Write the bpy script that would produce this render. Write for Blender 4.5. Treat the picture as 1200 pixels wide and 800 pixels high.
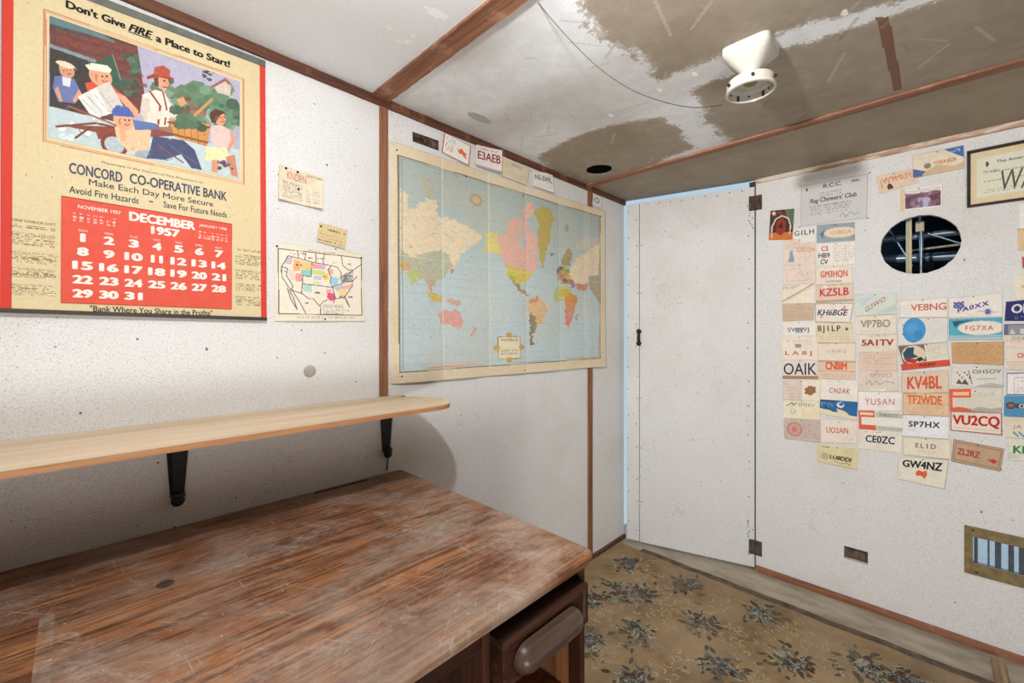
import bpy, bmesh, math, random
import numpy as np
from mathutils import Vector, Matrix, geometry

for o in list(bpy.data.objects): bpy.data.objects.remove(o)
S = bpy.context.scene
COL = S.collection
PI = math.pi

# ------------------------------------------------------------------ camera, light, exposure
EYE = 1.236
FPX = 503.4
HOR = 389.0
RIGHT = Vector((.7011, -.7130, 0)); FWD = Vector((.7130, .7011, 0))
cam = bpy.data.cameras.new('camera'); cam.sensor_width = 36; cam.lens = FPX / 1200 * 36
cam.shift_y = -(400 - HOR) / 1200; cam.clip_start = .02
cam_o = bpy.data.objects.new('camera', cam); COL.objects.link(cam_o)
cam_o.location = (0, 0, EYE)
cam_o.rotation_euler = FWD.to_track_quat('-Z', 'Y').to_euler()
S.camera = cam_o

S.view_settings.view_transform = 'Standard'; S.view_settings.look = 'None'
S.view_settings.gamma = 1; S.view_settings.use_curve_mapping = False
S.view_settings.exposure = 0.0

world = bpy.data.worlds.new('daylight'); S.world = world; world.use_nodes = True
wb = world.node_tree.nodes['Background']; wb.inputs[0].default_value = (.62, .82, 1.0, 1); wb.inputs[1].default_value = .75

def lamp(name, kind, loc, power, color=(1, 1, 1), size=.1, aim=None):
    l = bpy.data.lights.new(name, kind); l.energy = power; l.color = color
    if kind == 'AREA': l.shape = 'DISK'; l.size = size
    elif kind == 'POINT': l.shadow_soft_size = size
    o = bpy.data.objects.new(name, l); COL.objects.link(o); o.location = loc
    if aim is not None: o.rotation_euler = (Vector(aim) - Vector(loc)).to_track_quat('-Z', 'Y').to_euler()
    return o
lamp('work_light', 'POINT', (.20, .38, 1.87), 25, (1, .985, .965), .03)
beam = lamp('right_wall_fill', 'SPOT', (.20, .38, 1.87), 88, (1, .985, .965), .03, (2.48, .10, 1.05))  # spot added beside the key to lift the right wall
beam.data.spot_size = math.radians(120); beam.data.spot_blend = 1; beam.data.shadow_soft_size = .03
lamp('low_fill', 'AREA', (-.5, -.9, .42), 27, (1, .99, .97), .7, (1.1, .75, 1.75))  # fill added low behind the camera, aimed upwards; no doorway stands there
lamp('cavity_fill', 'POINT', (3.05, .35, 1.72), 3.2, (.35, .62, 1), .05)  # blue lamp added inside the closed box behind the hole

# ------------------------------------------------------------------ pixel <-> place
LWALL = 1.333          # inner face of the wall with the maps (y)
RWALL = 2.478          # inner face of the wall with the cards (x)
CEIL = 2.028
def ray(u, v):
    t = (u - 600) / FPX
    d = FWD + RIGHT * t
    return Vector((d.x, d.y, (HOR - v) / FPX))
def on_left(u, v, y=LWALL):
    d = ray(u, v); k = y / d.y
    return Vector((d.x * k, y, EYE + d.z * k))
def on_right(u, v, x=RWALL):
    d = ray(u, v); k = x / d.x
    return Vector((x, d.y * k, EYE + d.z * k))
def on_level(u, v, z):
    d = ray(u, v); k = (z - EYE) / d.z
    return Vector((d.x * k, d.y * k, z))

# ------------------------------------------------------------------ colours & materials
def lin(c):
    c = np.asarray(c, float) / 255.
    return np.where(c <= .04045, c / 12.92, ((c + .055) / 1.055) ** 2.4)
def rgba(c): return tuple(lin(c)) + (1,)
_mc = {}
class NT:
    def __init__(s, name, rough=.7, spec=.3, metal=0):
        s.m = bpy.data.materials.new(name); s.m.use_nodes = True
        s.t = s.m.node_tree; s.b = s.t.nodes['Principled BSDF']
        s.b.inputs['Roughness'].default_value = rough; s.b.inputs['Metallic'].default_value = metal
        s.b.inputs['Specular IOR Level'].default_value = spec
    def n(s, typ, **kw):
        nd = s.t.nodes.new(typ)
        for k, v in kw.items():
            if k in nd.inputs.keys(): nd.inputs[k].default_value = v
            else: setattr(nd, k, v)
        return nd
    def l(s, a, b): s.t.links.new(a, b)
    def coord(s, scale=(1, 1, 1), rot=(0, 0, 0)):
        g = s.n('ShaderNodeNewGeometry'); mp = s.n('ShaderNodeMapping')
        mp.inputs['Scale'].default_value = scale; src = g.outputs['Position']
        if any(rot):
            m0 = s.n('ShaderNodeMapping'); m0.inputs['Rotation'].default_value = rot; s.l(src, m0.inputs['Vector']); src = m0.outputs['Vector']
        s.l(src, mp.inputs['Vector']); return mp.outputs['Vector']
    def noise(s, vec, scale, detail=4, rough=.55, dist=0):
        nd = s.n('ShaderNodeTexNoise'); nd.inputs['Scale'].default_value = scale
        nd.inputs['Detail'].default_value = detail; nd.inputs['Roughness'].default_value = rough
        nd.inputs['Distortion'].default_value = dist
        s.l(vec, nd.inputs['Vector']); return nd.outputs['Fac']
    def ramp(s, fac, stops):
        r = s.n('ShaderNodeValToRGB'); e = r.color_ramp.elements
        while len(e) > 1: e.remove(e[-1])
        e[0].position = stops[0][0]; e[0].color = stops[0][1]
        for p, c in stops[1:]:
            k = e.new(p); k.color = c
        s.l(fac, r.inputs['Fac']); return r.outputs['Color']
    def mask(s, fac, a, b):
        r = s.n('ShaderNodeMapRange'); r.inputs[1].default_value = a; r.inputs[2].default_value = b
        s.l(fac, r.inputs[0]); return r.outputs[0]
    def mul(s, a, b):
        m = s.n('ShaderNodeMath', operation='MULTIPLY'); s.l(a, m.inputs[0])
        if isinstance(b, (int, float)): m.inputs[1].default_value = b
        else: s.l(b, m.inputs[1])
        return m.outputs[0]
    def mix(s, fac, a, b, mode='MIX'):
        m = s.n('ShaderNodeMix', data_type='RGBA', blend_type=mode)
        if isinstance(fac, (int, float)): m.inputs[0].default_value = fac
        else: s.l(fac, m.inputs[0])
        for i, x in ((6, a), (7, b)):
            if isinstance(x, tuple): m.inputs[i].default_value = x
            else: s.l(x, m.inputs[i])
        return m.outputs[2]
    def bump(s, h, strength=.3, dist=.002):
        b = s.n('ShaderNodeBump'); b.inputs['Strength'].default_value = strength; b.inputs['Distance'].default_value = dist
        s.l(h, b.inputs['Height']); s.l(b.outputs['Normal'], s.b.inputs['Normal'])
    def color(s, c):
        if isinstance(c, tuple): s.b.inputs['Base Color'].default_value = c
        else: s.l(c, s.b.inputs['Base Color'])
    def specks(s, vec, scale, size, keep):
        v = s.n('ShaderNodeTexVoronoi'); v.inputs['Scale'].default_value = scale
        s.l(vec, v.inputs['Vector'])
        near = s.n('ShaderNodeMath', operation='LESS_THAN'); s.l(v.outputs['Distance'], near.inputs[0]); near.inputs[1].default_value = size
        sep = s.n('ShaderNodeSeparateColor'); s.l(v.outputs['Color'], sep.inputs[0])
        k = s.n('ShaderNodeMath', operation='LESS_THAN'); s.l(sep.outputs[0], k.inputs[0]); k.inputs[1].default_value = keep
        return s.mul(near.outputs[0], k.outputs[0])

def wallboard():
    t = NT('painted_fibreboard', .85, .15)
    p = t.coord()
    c = t.ramp(t.noise(p, 240, 3, .7), [(.30, rgba((190, 188, 185))), (.45, rgba((223, 223, 222))), (.7, rgba((231, 231, 231)))])
    big = t.noise(p, 2.2, 5, .6)
    c = t.mix(t.mul(t.mask(big, .50, .75), .35), c, rgba((190, 180, 165)), 'MIX')
    mott = t.mask(t.noise(p, 420, 2, .6), .60, .68)
    area = t.mask(t.noise(p, 1.7, 3), .36, .62)
    c = t.mix(t.mul(t.mul(mott, area), .72), c, rgba((140, 130, 118)))
    c = t.mix(t.mul(t.specks(p, 30, .075, .20), .85), c, rgba((45, 38, 32)))
    c = t.mix(t.mul(t.specks(p, 70, .10, .10), .7), c, rgba((80, 68, 58)))
    c = t.mix(t.mul(t.specks(t.coord((1, 1, .7)), 13, .040, .22), .8), c, rgba((58, 50, 44)))
    c = t.mix(t.mul(t.mul(t.specks(p, 120, .16, .25), t.mask(t.noise(p, 2.4, 3), .5, .6)), .6), c, rgba((84, 72, 62)))
    # thin scuff lines
    sc = t.coord((1, 1, .25), (.5, .3, .9))
    line = t.mul(t.mask(t.noise(sc, 9, 6, .6, 2), .497, .5), t.mask(t.noise(sc, 9, 6, .6, 2), .506, .503))
    c = t.mix(t.mul(t.mul(line, t.mask(t.noise(p, 3.1, 2), .58, .66)), .5), c, rgba((110, 100, 92)))
    t.color(c); t.bump(t.noise(p, 220, 3, .6), .35, .0012)
    return t.m
def timber(name, dark, mid, light, axis, scale=1.0, rough=.6, worn=None, spec=.3):
    """grain runs along axis (0 x, 1 y, 2 z)"""
    t = NT(name, rough, spec)
    sc = [34 * scale] * 3; sc[axis] = 1.6 * scale
    p = t.coord(tuple(sc))
    g = t.noise(p, 1.0, 6, .65, .6)
    c = t.ramp(g, [(.30, rgba(dark)), (.5, rgba(mid)), (.72, rgba(light))])
    sc2 = [190 * scale] * 3; sc2[axis] = 6 * scale
    fine = t.noise(t.coord(tuple(sc2)), 1.0, 3, .6)
    c = t.mix(t.mul(t.mask(fine, .52, .68), .45), c, rgba(dark))
    if worn: c = t.mix(t.mul(t.mask(t.noise(t.coord(), 14, 5, .7), .54, .68), .6), c, rgba(worn))
    t.color(c); t.bump(fine, .12, .001)
    return t.m
def plain(name, c, rough=.6, metal=0, spec=.4, vary=.12, scale=40):
    if name in _mc: return _mc[name]
    t = NT(name, rough, spec, metal)
    p = t.coord()
    d = tuple(max(0, x * (1 - vary)) for x in c)
    t.color(t.ramp(t.noise(p, scale, 4, .6), [(.35, rgba(d)), (.65, rgba(c))]))
    _mc[name] = t.m
    return t.m
def printed(name, rough=.65):
    t = NT(name, rough, .25)
    a = t.n('ShaderNodeVertexColor'); a.layer_name = 'Ink'
    p = t.coord()
    c = t.mix(t.mul(t.mask(t.noise(p, 160, 3, .6), .45, .75), .12), a.outputs['Color'], rgba((120, 100, 75)), 'MIX')
    t.color(c)
    return t.m
M = {}
M['wall'] = wallboard()
M['trim_x'] = timber('stained_trim_along', (62, 38, 28), (98, 62, 45), (118, 78, 58), 0, worn=(165, 110, 78))
M['trim_y'] = timber('stained_trim_across', (92, 58, 42), (140, 94, 70), (170, 122, 94), 1, worn=(184, 142, 116))
M['trim_z'] = timber('stained_trim_upright', (92, 56, 38), (142, 96, 70), (160, 112, 86), 2)
M['ply'] = timber('pale_plywood', (182, 162, 134), (206, 186, 158), (218, 200, 174), 0, .6, .7)
M['ply_edge'] = timber('plywood_edge', (130, 88, 56), (168, 120, 82), (190, 150, 110), 0, 1, .8)
M['paper'] = printed('printed_paper')
M['ceil'] = printed('painted_ceiling_board', .6)
M['black'] = plain('black_iron', (20, 18, 18), .5, 0, .4)
M['tack'] = plain('tack_steel', (46, 42, 40), .4, .6)
M['tin'] = plain('tin_strip', (120, 124, 118), .4, .5)
M['porcelain'] = plain('porcelain', (190, 186, 176), .25, 0, .5, .05, 30)
M['brass'] = plain('dull_brass_paint', (142, 124, 84), .5, .15, .4, .2)
M['fin'] = plain('grille_fin', (150, 165, 175), .45, .2)
M['darkbar'] = plain('dark_louver', (42, 46, 48), .6)
M['rust'] = plain('rusted_hinge', (96, 76, 62), .7, .2, .3, .35)
M['greyhinge'] = plain('grey_hinge', (98, 94, 88), .6, .3, .3, .3)
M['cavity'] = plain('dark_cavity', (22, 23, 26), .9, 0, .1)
M['duct'] = plain('duct_steel', (150, 165, 180), .35, .5)
M['lath'] = timber('pale_lath', (150, 140, 112), (190, 180, 150), (206, 198, 170), 2)
M['wire'] = plain('grey_wire', (74, 66, 60), .6)
M['cord'] = plain('black_cord', (24, 22, 20), .6)
M['boxsteel'] = plain('junction_box', (128, 108, 92), .6, .2, .3, .35)
M['stick'] = timber('old_stick', (110, 88, 62), (152, 128, 96), (176, 154, 120), 0)
M['panel'] = plain('dark_unseen_wall', (104, 84, 66), .8)  # unseen walls behind the camera, made dark to cut bounced light
M['seam'] = plain('seam_shadow_gap', (66, 58, 50), .9)  # flat dark tone that paints in the shade of gaps and slots
M['edge_white'] = plain('blue_white_paint', (186, 204, 216), .6)

def floor_mat():
    t = NT('bare_floor', .8, .2); p = t.coord((3, 1, 1))
    c = t.ramp(t.noise(p, 4, 6, .65), [(.3, rgba((138, 126, 110))), (.5, rgba((170, 159, 142))), (.7, rgba((190, 181, 166)))])
    c = t.mix(t.mul(t.specks(t.coord(), 30, .12, .15), .6), c, rgba((90, 78, 66)))
    t.color(c); t.bump(t.noise(p, 60, 4), .2, .002); return t.m
M['floor'] = floor_mat()
def carpet_mat():
    t = NT('worn_carpet', .95, .05); p = t.coord()
    c = t.ramp(t.noise(p, 5, 6, .65), [(.28, rgba((112, 92, 68))), (.48, rgba((152, 129, 98))), (.7, rgba((172, 149, 118)))])
    c = t.mix(t.mul(t.mask(t.noise(p, 420, 2), .5, .7), .5), c, rgba((102, 84, 60)))
    c = t.mix(t.mul(t.mask(t.noise(p, 2.6, 5, .7), .52, .66), .45), c, rgba((140, 130, 116)))
    t.color(c); t.bump(t.noise(p, 500, 2), .6, .003); return t.m
M['carpet'] = carpet_mat()
def ink(name, c, wear=.45):
    t = NT(name, .95, .05); p = t.coord()
    cc = t.ramp(t.noise(p, 60, 3), [(.3, rgba(tuple(x * .7 for x in c))), (.7, rgba(c))])
    cc = t.mix(t.mul(t.mask(t.noise(p, 380, 2, .7), .42, .62), wear), cc, rgba((136, 114, 82)))
    cc = t.mix(t.mul(t.mask(t.noise(p, 3.2, 5, .7), .50, .66), .45), cc, rgba((136, 124, 108)))
    t.color(cc); t.bump(t.noise(p, 500, 2), .6, .003); return t.m
def desk_top_mat():
    t = NT('dusty_oak', .6, .3)
    pp = t.coord(); g = t.noise(t.coord((5, 120, 120)), 1.0, 5, .62, .4); broad = t.noise(t.coord((2, 9, 9)), 1.0, 4, .6)
    c = t.ramp(broad, [(.32, rgba((112, 70, 43))), (.5, rgba((146, 95, 58))), (.68, rgba((166, 114, 73)))])
    c = t.mix(t.mul(t.mask(g, .54, .42), .80), c, rgba((66, 40, 27)))
    fine = t.noise(t.coord((14, 330, 330)), 1.0, 4, .65)
    c = t.mix(t.mul(t.mask(fine, .52, .60), .5), c, rgba((58, 35, 25)))
    c = t.mix(t.mul(t.mask(t.noise(pp, 3.6, 6, .75), .50, .62), .55), c, rgba((88, 54, 40)))
    # a clean rectangle where something stood, then the dust: grey film, wipes and scratches
    sx = t.n('ShaderNodeSeparateXYZ'); t.l(t.n('ShaderNodeNewGeometry').outputs['Position'], sx.inputs[0])
    def below(o, v):
        m = t.n('ShaderNodeMath', operation='LESS_THAN'); t.l(o, m.inputs[0]); m.inputs[1].default_value = v; return m.outputs[0]
    cx, cy = CLEAN
    clean = t.mul(below(sx.outputs[0], cx), below(sx.outputs[1], cy))
    rim = t.mul(t.mul(below(sx.outputs[0], cx + .018), below(sx.outputs[1], cy + .04)), t.mask(t.noise(pp, 16, 7, .85), .44, .62))
    inv = t.n('ShaderNodeMath', operation='SUBTRACT'); inv.inputs[0].default_value = 1; t.l(clean, inv.inputs[1]); inv = inv.outputs[0]
    far = t.mask(sx.outputs[0], -.15, .75)
    film = t.mask(t.noise(t.coord((1.5, 2.6, 1), (0, 0, .3)), 2.6, 9, .78, .35), .44, .66)
    fa = t.n('ShaderNodeMath', operation='MULTIPLY_ADD'); t.l(far, fa.inputs[0]); fa.inputs[1].default_value = .35; fa.inputs[2].default_value = .40
    c = t.mix(t.mul(t.mul(film, fa.outputs[0]), inv), c, rgba((172, 158, 144)))
    c = t.mix(t.mul(t.mul(rim, .30), inv), c, rgba((188, 178, 168)))
    grit = t.mask(t.noise(t.coord((120, 190, 190)), 1.0, 4, .75), .34, .62)
    scuff = t.mul(t.mask(t.noise(t.coord((2.6, 3.6, 1), (0, 0, .75)), 3.2, 10, .80, .5), .52, .68), grit)
    c = t.mix(t.mul(t.mul(scuff, .62), inv), c, rgba((196, 186, 176)))
    for rot, th in ((-.7, .645), (.9, .65), (1.5, .655)):
        scr = t.mul(t.mask(t.noise(t.coord((2.5, 60, 1), (0, 0, rot)), 3, 4, .6), th, th + .03), t.mask(t.noise(pp, 5 + rot, 3), .46, .58))
        c = t.mix(t.mul(scr, .30), c, rgba((204, 192, 180)))
    c = t.mix(t.mul(t.specks(pp, 75, .09, .12), .8), c, rgba((222, 214, 206)))
    t.color(c)
    r = t.n('ShaderNodeMapRange'); t.l(film, r.inputs[0]); r.inputs[3].default_value = .45; r.inputs[4].default_value = .8
    t.l(r.outputs[0], t.b.inputs['Roughness']); t.bump(g, .15, .001)
    return t.m
_c = on_level(46, 724, .760); CLEAN = (_c.x, _c.y)
M['desktop'] = desk_top_mat()
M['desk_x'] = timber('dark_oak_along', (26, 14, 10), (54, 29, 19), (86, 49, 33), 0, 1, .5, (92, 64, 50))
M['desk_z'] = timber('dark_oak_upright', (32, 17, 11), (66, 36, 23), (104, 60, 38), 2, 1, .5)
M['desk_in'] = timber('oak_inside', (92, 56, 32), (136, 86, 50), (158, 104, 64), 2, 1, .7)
M['handle'] = timber('worn_handle', (44, 32, 27), (74, 57, 49), (102, 84, 75), 0, 1, .35, (108, 92, 84))

# ------------------------------------------------------------------ objects
def tag(o, label=None, cat=None, group=None, kind=None):
    if label: o['label'] = label
    if cat: o['category'] = cat
    if group: o['group'] = group
    if kind: o['kind'] = kind
    return o
def empty(name, loc, label=None, cat=None, group=None):
    o = bpy.data.objects.new(name, None); COL.objects.link(o); o.location = loc; o.empty_display_size = .02
    return tag(o, label, cat, group)
def wloc(o):
    v = Vector(o.location)
    while o.parent: o = o.parent; v += Vector(o.location)
    return v
class MB:
    """collects shapes in world coordinates, builds one mesh object"""
    def __init__(s): s.v = []; s.f = []; s.mi = []
    def add(s, vs, fs, mi=0):
        b = len(s.v); s.v += [tuple(x) for x in vs]
        s.f += [tuple(b + i for i in f) for f in fs]; s.mi += [mi] * len(fs); return s
    def from_bm(s, bm, mi=0):
        bm.verts.index_update()
        s.add([v.co[:] for v in bm.verts], [[v.index for v in f.verts] for f in bm.faces], mi); bm.free(); return s
    def box(s, lo, hi, bevel=0, mi=0, seg=2, rot=None, piv=None):
        bm = bmesh.new(); bmesh.ops.create_cube(bm, size=1)
        lo = Vector(lo); hi = Vector(hi)
        for v in bm.verts: v.co = Vector(((lo[i] + hi[i]) / 2 + v.co[i] * (hi[i] - lo[i]) for i in range(3)))
        if bevel: bmesh.ops.bevel(bm, geom=bm.edges[:], offset=bevel, segments=seg, affect='EDGES', profile=.5)
        if rot is not None:
            for v in bm.verts: v.co = rot @ (v.co - Vector(piv)) + Vector(piv)
        return s.from_bm(bm, mi)
    def tube(s, pts, r, n=8, mi=0, cap=True):
        pts = [Vector(p) for p in pts]; rs = r if isinstance(r, (list, tuple)) else [r] * len(pts)
        vs = []; fs = []; up = Vector((0, 0, 1)); prev = None
        for i, p in enumerate(pts):
            d = (pts[min(i + 1, len(pts) - 1)] - pts[max(i - 1, 0)]).normalized()
            a = prev - d * prev.dot(d) if prev is not None else (up if abs(d.z) < .9 else Vector((1, 0, 0))).cross(d)
            a.normalize(); prev = a; b = d.cross(a)
            vs += [p + (a * math.cos(2 * PI * k / n) + b * math.sin(2 * PI * k / n)) * rs[i] for k in range(n)]
        for i in range(len(pts) - 1):
            for k in range(n):
                fs.append((i * n + k, i * n + (k + 1) % n, (i + 1) * n + (k + 1) % n, (i + 1) * n + k))
        if cap: fs += [tuple(range(n))[::-1], tuple((len(pts) - 1) * n + k for k in range(n))]
        return s.add(vs, fs, mi)
    def lathe(s, prof, c, n=32, mi=0, axis='z', close=False):
        vs = []; fs = []; c = Vector(c); m = len(prof)
        for k in range(n):
            a = 2 * PI * k / n
            for r, h in prof:
                if axis == 'z': vs.append(c + Vector((r * math.cos(a), r * math.sin(a), h)))
                elif axis == 'y': vs.append(c + Vector((r * math.cos(a), h, r * math.sin(a))))
                else: vs.append(c + Vector((h, r * math.cos(a), r * math.sin(a))))
        for k in range(n):
            for i in range(m - 1 if not close else m):
                fs.append((k * m + i, ((k + 1) % n) * m + i, ((k + 1) % n) * m + (i + 1) % m, k * m + (i + 1) % m))
        return s.add(vs, fs, mi)
    def prism(s, poly, d, mi=0, bevel=0):
        """planar polygon (3-D points) pushed along vector d"""
        bm = bmesh.new(); n = len(poly); d = Vector(d)
        a = [bm.verts.new(p) for p in poly]; b = [bm.verts.new(Vector(p) + d) for p in poly]
        bm.faces.new(a[::-1]); bm.faces.new(b)
        for i in range(n): bm.faces.new((a[i], a[(i + 1) % n], b[(i + 1) % n], b[i]))
        bmesh.ops.recalc_face_normals(bm, faces=bm.faces[:])
        if bevel: bmesh.ops.bevel(bm, geom=bm.edges[:], offset=bevel, segments=2, affect='EDGES', profile=.5)
        return s.from_bm(bm, mi)
    def build(s, name, mats, parent=None, loc=None, smooth=False):
        mats = mats if isinstance(mats, (list, tuple)) else [mats]
        if loc is None:
            if parent is not None: loc = wloc(parent)
            else:
                a = np.array(s.v); loc = Vector(((a[:, 0].min() + a[:, 0].max()) / 2, (a[:, 1].min() + a[:, 1].max()) / 2, a[:, 2].min()))
        loc = Vector(loc)
        me = bpy.data.meshes.new(name); me.from_pydata([tuple(Vector(v) - loc) for v in s.v], [], s.f)
        for m in mats: me.materials.append(m)
        me.polygons.foreach_set('material_index', s.mi); me.validate(); me.update()
        bm = bmesh.new(); bm.from_mesh(me); bmesh.ops.recalc_face_normals(bm, faces=bm.faces[:]); bm.to_mesh(me); bm.free()
        if smooth:
            me.polygons.foreach_set('use_smooth', [True] * len(me.polygons))
            me.set_sharp_from_angle(angle=math.radians(smooth if smooth is not True else 40))
        o = bpy.data.objects.new(name, me); COL.objects.link(o)
        if parent is not None: o.parent = parent; o.location = loc - wloc(parent)
        else: o.location = loc
        return o

def slab_with_holes(outline, holes, face, depth):
    """outline and holes in 2-D; face(a,b) -> 3-D front point; depth vector to the back"""
    pts = []; edges = []
    for loop in [outline] + holes:
        b = len(pts); n = len(loop); pts += [Vector(p) for p in loop]; edges += [(b + i, b + (i + 1) % n) for i in range(n)]
    r = geometry.delaunay_2d_cdt(pts, edges, [], 1, 1e-6)
    vs, tris = r[0], r[2]
    def inside(p, loop):
        c = False; n = len(loop)
        for i in range(n):
            a, b = loop[i], loop[(i + 1) % n]
            if (a[1] > p[1]) != (b[1] > p[1]) and p[0] < (b[0] - a[0]) * (p[1] - a[1]) / (b[1] - a[1]) + a[0]: c = not c
        return c
    keep = []
    for t in tris:
        q = sum((vs[i] for i in t), Vector((0, 0))) / len(t)
        if inside(q, outline) and not any(inside(q, h) for h in holes): keep.append(t)
    n = len(vs); F = [Vector(face(*p)) for p in vs]; d = Vector(depth)
    V = F + [p + d for p in F]; faces = [tuple(t) for t in keep] + [tuple(n + i for i in t[::-1]) for t in keep]
    cnt = {}
    for t in keep:
        for i in range(len(t)):
            e = (t[i], t[(i + 1) % len(t)]); cnt[tuple(sorted(e))] = cnt.get(tuple(sorted(e)), 0) + 1
    for t in keep:
        for i in range(len(t)):
            a, b = t[i], t[(i + 1) % len(t)]
            if cnt[tuple(sorted((a, b)))] == 1: faces.append((b, a, a + n, b + n))
    m = MB(); m.add(V, faces); return m
def ring(c, ra, rb, n=48, jag=0, seed=1):
    rr = random.Random(seed)
    return [(c[0] + ra * (1 + rr.uniform(-jag, jag)) * math.cos(2 * PI * k / n), c[1] + rb * (1 + rr.uniform(-jag, jag)) * math.sin(2 * PI * k / n)) for k in range(n)]

# ------------------------------------------------------------------ tiny painter: colours on a fine grid of faces
def vnoise(h, w, cell, seed):
    r = np.random.RandomState(seed); gh, gw = int(h / cell) + 3, int(w / cell) + 3
    g = r.rand(gh, gw); y = np.arange(h) / cell; x = np.arange(w) / cell
    y0 = y.astype(int); x0 = x.astype(int); fy = (y - y0)[:, None]; fx = (x - x0)[None, :]
    fy = fy * fy * (3 - 2 * fy); fx = fx * fx * (3 - 2 * fx)
    a = g[y0][:, x0]; b = g[y0][:, x0 + 1]; c = g[y0 + 1][:, x0]; d = g[y0 + 1][:, x0 + 1]
    return (a * (1 - fx) + b * fx) * (1 - fy) + (c * (1 - fx) + d * fx) * fy
class Canvas:
    """x to the right 0..1, y downwards 0..1; colours 0..255"""
    def __init__(s, w, h, base, seed=0):
        s.w, s.h = w, h; s.a = np.ones((h, w, 3)) * np.array(base, float); s.seed = seed
        s.X, s.Y = np.meshgrid((np.arange(w) + .5) / w, (np.arange(h) + .5) / h); s.r = np.random.RandomState(seed + 7)
        s.clip = np.ones((h, w), bool)
    def put(s, m, c, al=1):
        m = (m & s.clip).astype(float)[..., None] * al; s.a = s.a * (1 - m) + np.array(c, float) * m; return s
    def rect(s, x0, y0, x1, y1, c, al=1): return s.put((s.X >= x0) & (s.X <= x1) & (s.Y >= y0) & (s.Y <= y1), c, al)
    def oval(s, x, y, rx, ry, c, al=1): return s.put(((s.X - x) / rx) ** 2 + ((s.Y - y) / ry) ** 2 <= 1, c, al)
    def inpoly(s, pts):
        m = np.zeros((s.h, s.w), bool); n = len(pts)
        for i in range(n):
            (ax, ay), (bx, by) = pts[i], pts[(i + 1) % n]
            if ay == by: continue
            m ^= ((ay > s.Y) != (by > s.Y)) & (s.X < (bx - ax) * (s.Y - ay) / (by - ay) + ax)
        return m
    def poly(s, pts, c, al=1): return s.put(s.inpoly(pts), c, al)
    def line(s, pts, wd, c, al=1):
        m = np.zeros((s.h, s.w), bool); asp = s.h / s.w
        for (ax, ay), (bx, by) in zip(pts[:-1], pts[1:]):
            dx, dy = bx - ax, (by - ay) * asp; L = dx * dx + dy * dy + 1e-12
            t = np.clip(((s.X - ax) * dx + (s.Y - ay) * asp * dy) / L, 0, 1)
            m |= (s.X - ax - t * dx) ** 2 + ((s.Y - ay) * asp - t * dy) ** 2 <= (wd / 2) ** 2
        return s.put(m, c, al)
    def frame(s, x0, y0, x1, y1, wd, c, al=1):
        return s.line([(x0, y0), (x1, y0), (x1, y1), (x0, y1), (x0, y0)], wd, c, al)
    def micro(s, x0, y0, x1, y1, rows, c, al=.55, fill=.75):
        """rows of illegible small print"""
        for k in range(rows):
            yc = y0 + (y1 - y0) * (k + .5) / rows; hh = (y1 - y0) / rows * .30
            e = x1 - (x1 - x0) * (s.r.rand() * .25 if k % 3 == 2 else s.r.rand() * .05)
            n = max(3, int((e - x0) * s.w / 1.6)); x = x0
            while x < e:
                w = s.r.uniform(.6, 3.2) / s.w
                if s.r.rand() < fill: s.rect(x, yc - hh, min(x + w, e), yc + hh, c, al * s.r.uniform(.5, 1))
                x += w + .5 / s.w
        return s
    def noise(s, amt=8, cell=3):
        n = vnoise(s.h, s.w, cell, s.seed + 3) - .5; s.a += n[..., None] * 2 * amt; return s
    def speck(s, n, c, al=.6):
        for _ in range(n):
            x, y = s.r.rand(2); s.put((abs(s.X - x) < .8 / s.w) & (abs(s.Y - y) < .8 / s.h), c, al)
        return s
    def stain(s, amt, c, cell=None, seed=5):
        n = vnoise(s.h, s.w, cell or max(4, s.w / 4), s.seed + seed); m = np.clip((n - .45) * 3, 0, 1)[..., None] * amt
        s.a = s.a * (1 - m) + np.array(c, float) * m; return s
    def wob(s, amt, cell, seed):
        """shifts the brush by noise, so painted edges come out ragged"""
        s.X = s.X + (vnoise(s.h, s.w, cell, seed) - .5) * amt; s.Y = s.Y + (vnoise(s.h, s.w, cell, seed + 1) - .5) * amt; return s
def ink_layer(me, canvas, nx, ny):
    """faces in row order (ny rows from the top, nx per row), quads only"""
    col = np.ones((ny * nx, 4)); col[:, :3] = lin(np.clip(canvas.a, 0, 255)).reshape(-1, 3)
    at = me.color_attributes.new('Ink', 'FLOAT_COLOR', 'CORNER')
    at.data.foreach_set('color', np.repeat(col, 4, axis=0).astype(np.float32).ravel())

# ================================================================== the room
BACK = -1.6
HINGE = Vector((2.4795, .6635, 0)); DD = Vector((-.2844, .9586, 0)); DN = Vector((-.9586, -.2844, 0))   # door: along, towards the room
m = MB(); m.box((BACK, -1.6, -.06), (2.9, 1.42, 0)); tag(m.build('floor', M['floor']), kind='structure')
m = MB(); m.box((BACK, LWALL, 0), (2.318, LWALL + .03, CEIL)); tag(m.build('wall_left', M['wall']), kind='structure')

m = slab_with_holes([(-1.6, 0), (LWALL, 0), (LWALL, CEIL), (-1.6, CEIL)], [], lambda a, b: (BACK, a, b), (-.03, 0, 0))
tag(m.build('wall_back', M['panel']), kind='structure')
m = slab_with_holes([(BACK, 0), (RWALL, 0), (RWALL, CEIL), (BACK, CEIL)], [], lambda a, b: (a, -1.6, b), (0, -.03, 0))
tag(m.build('wall_rear', M['panel']), kind='structure')
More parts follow.
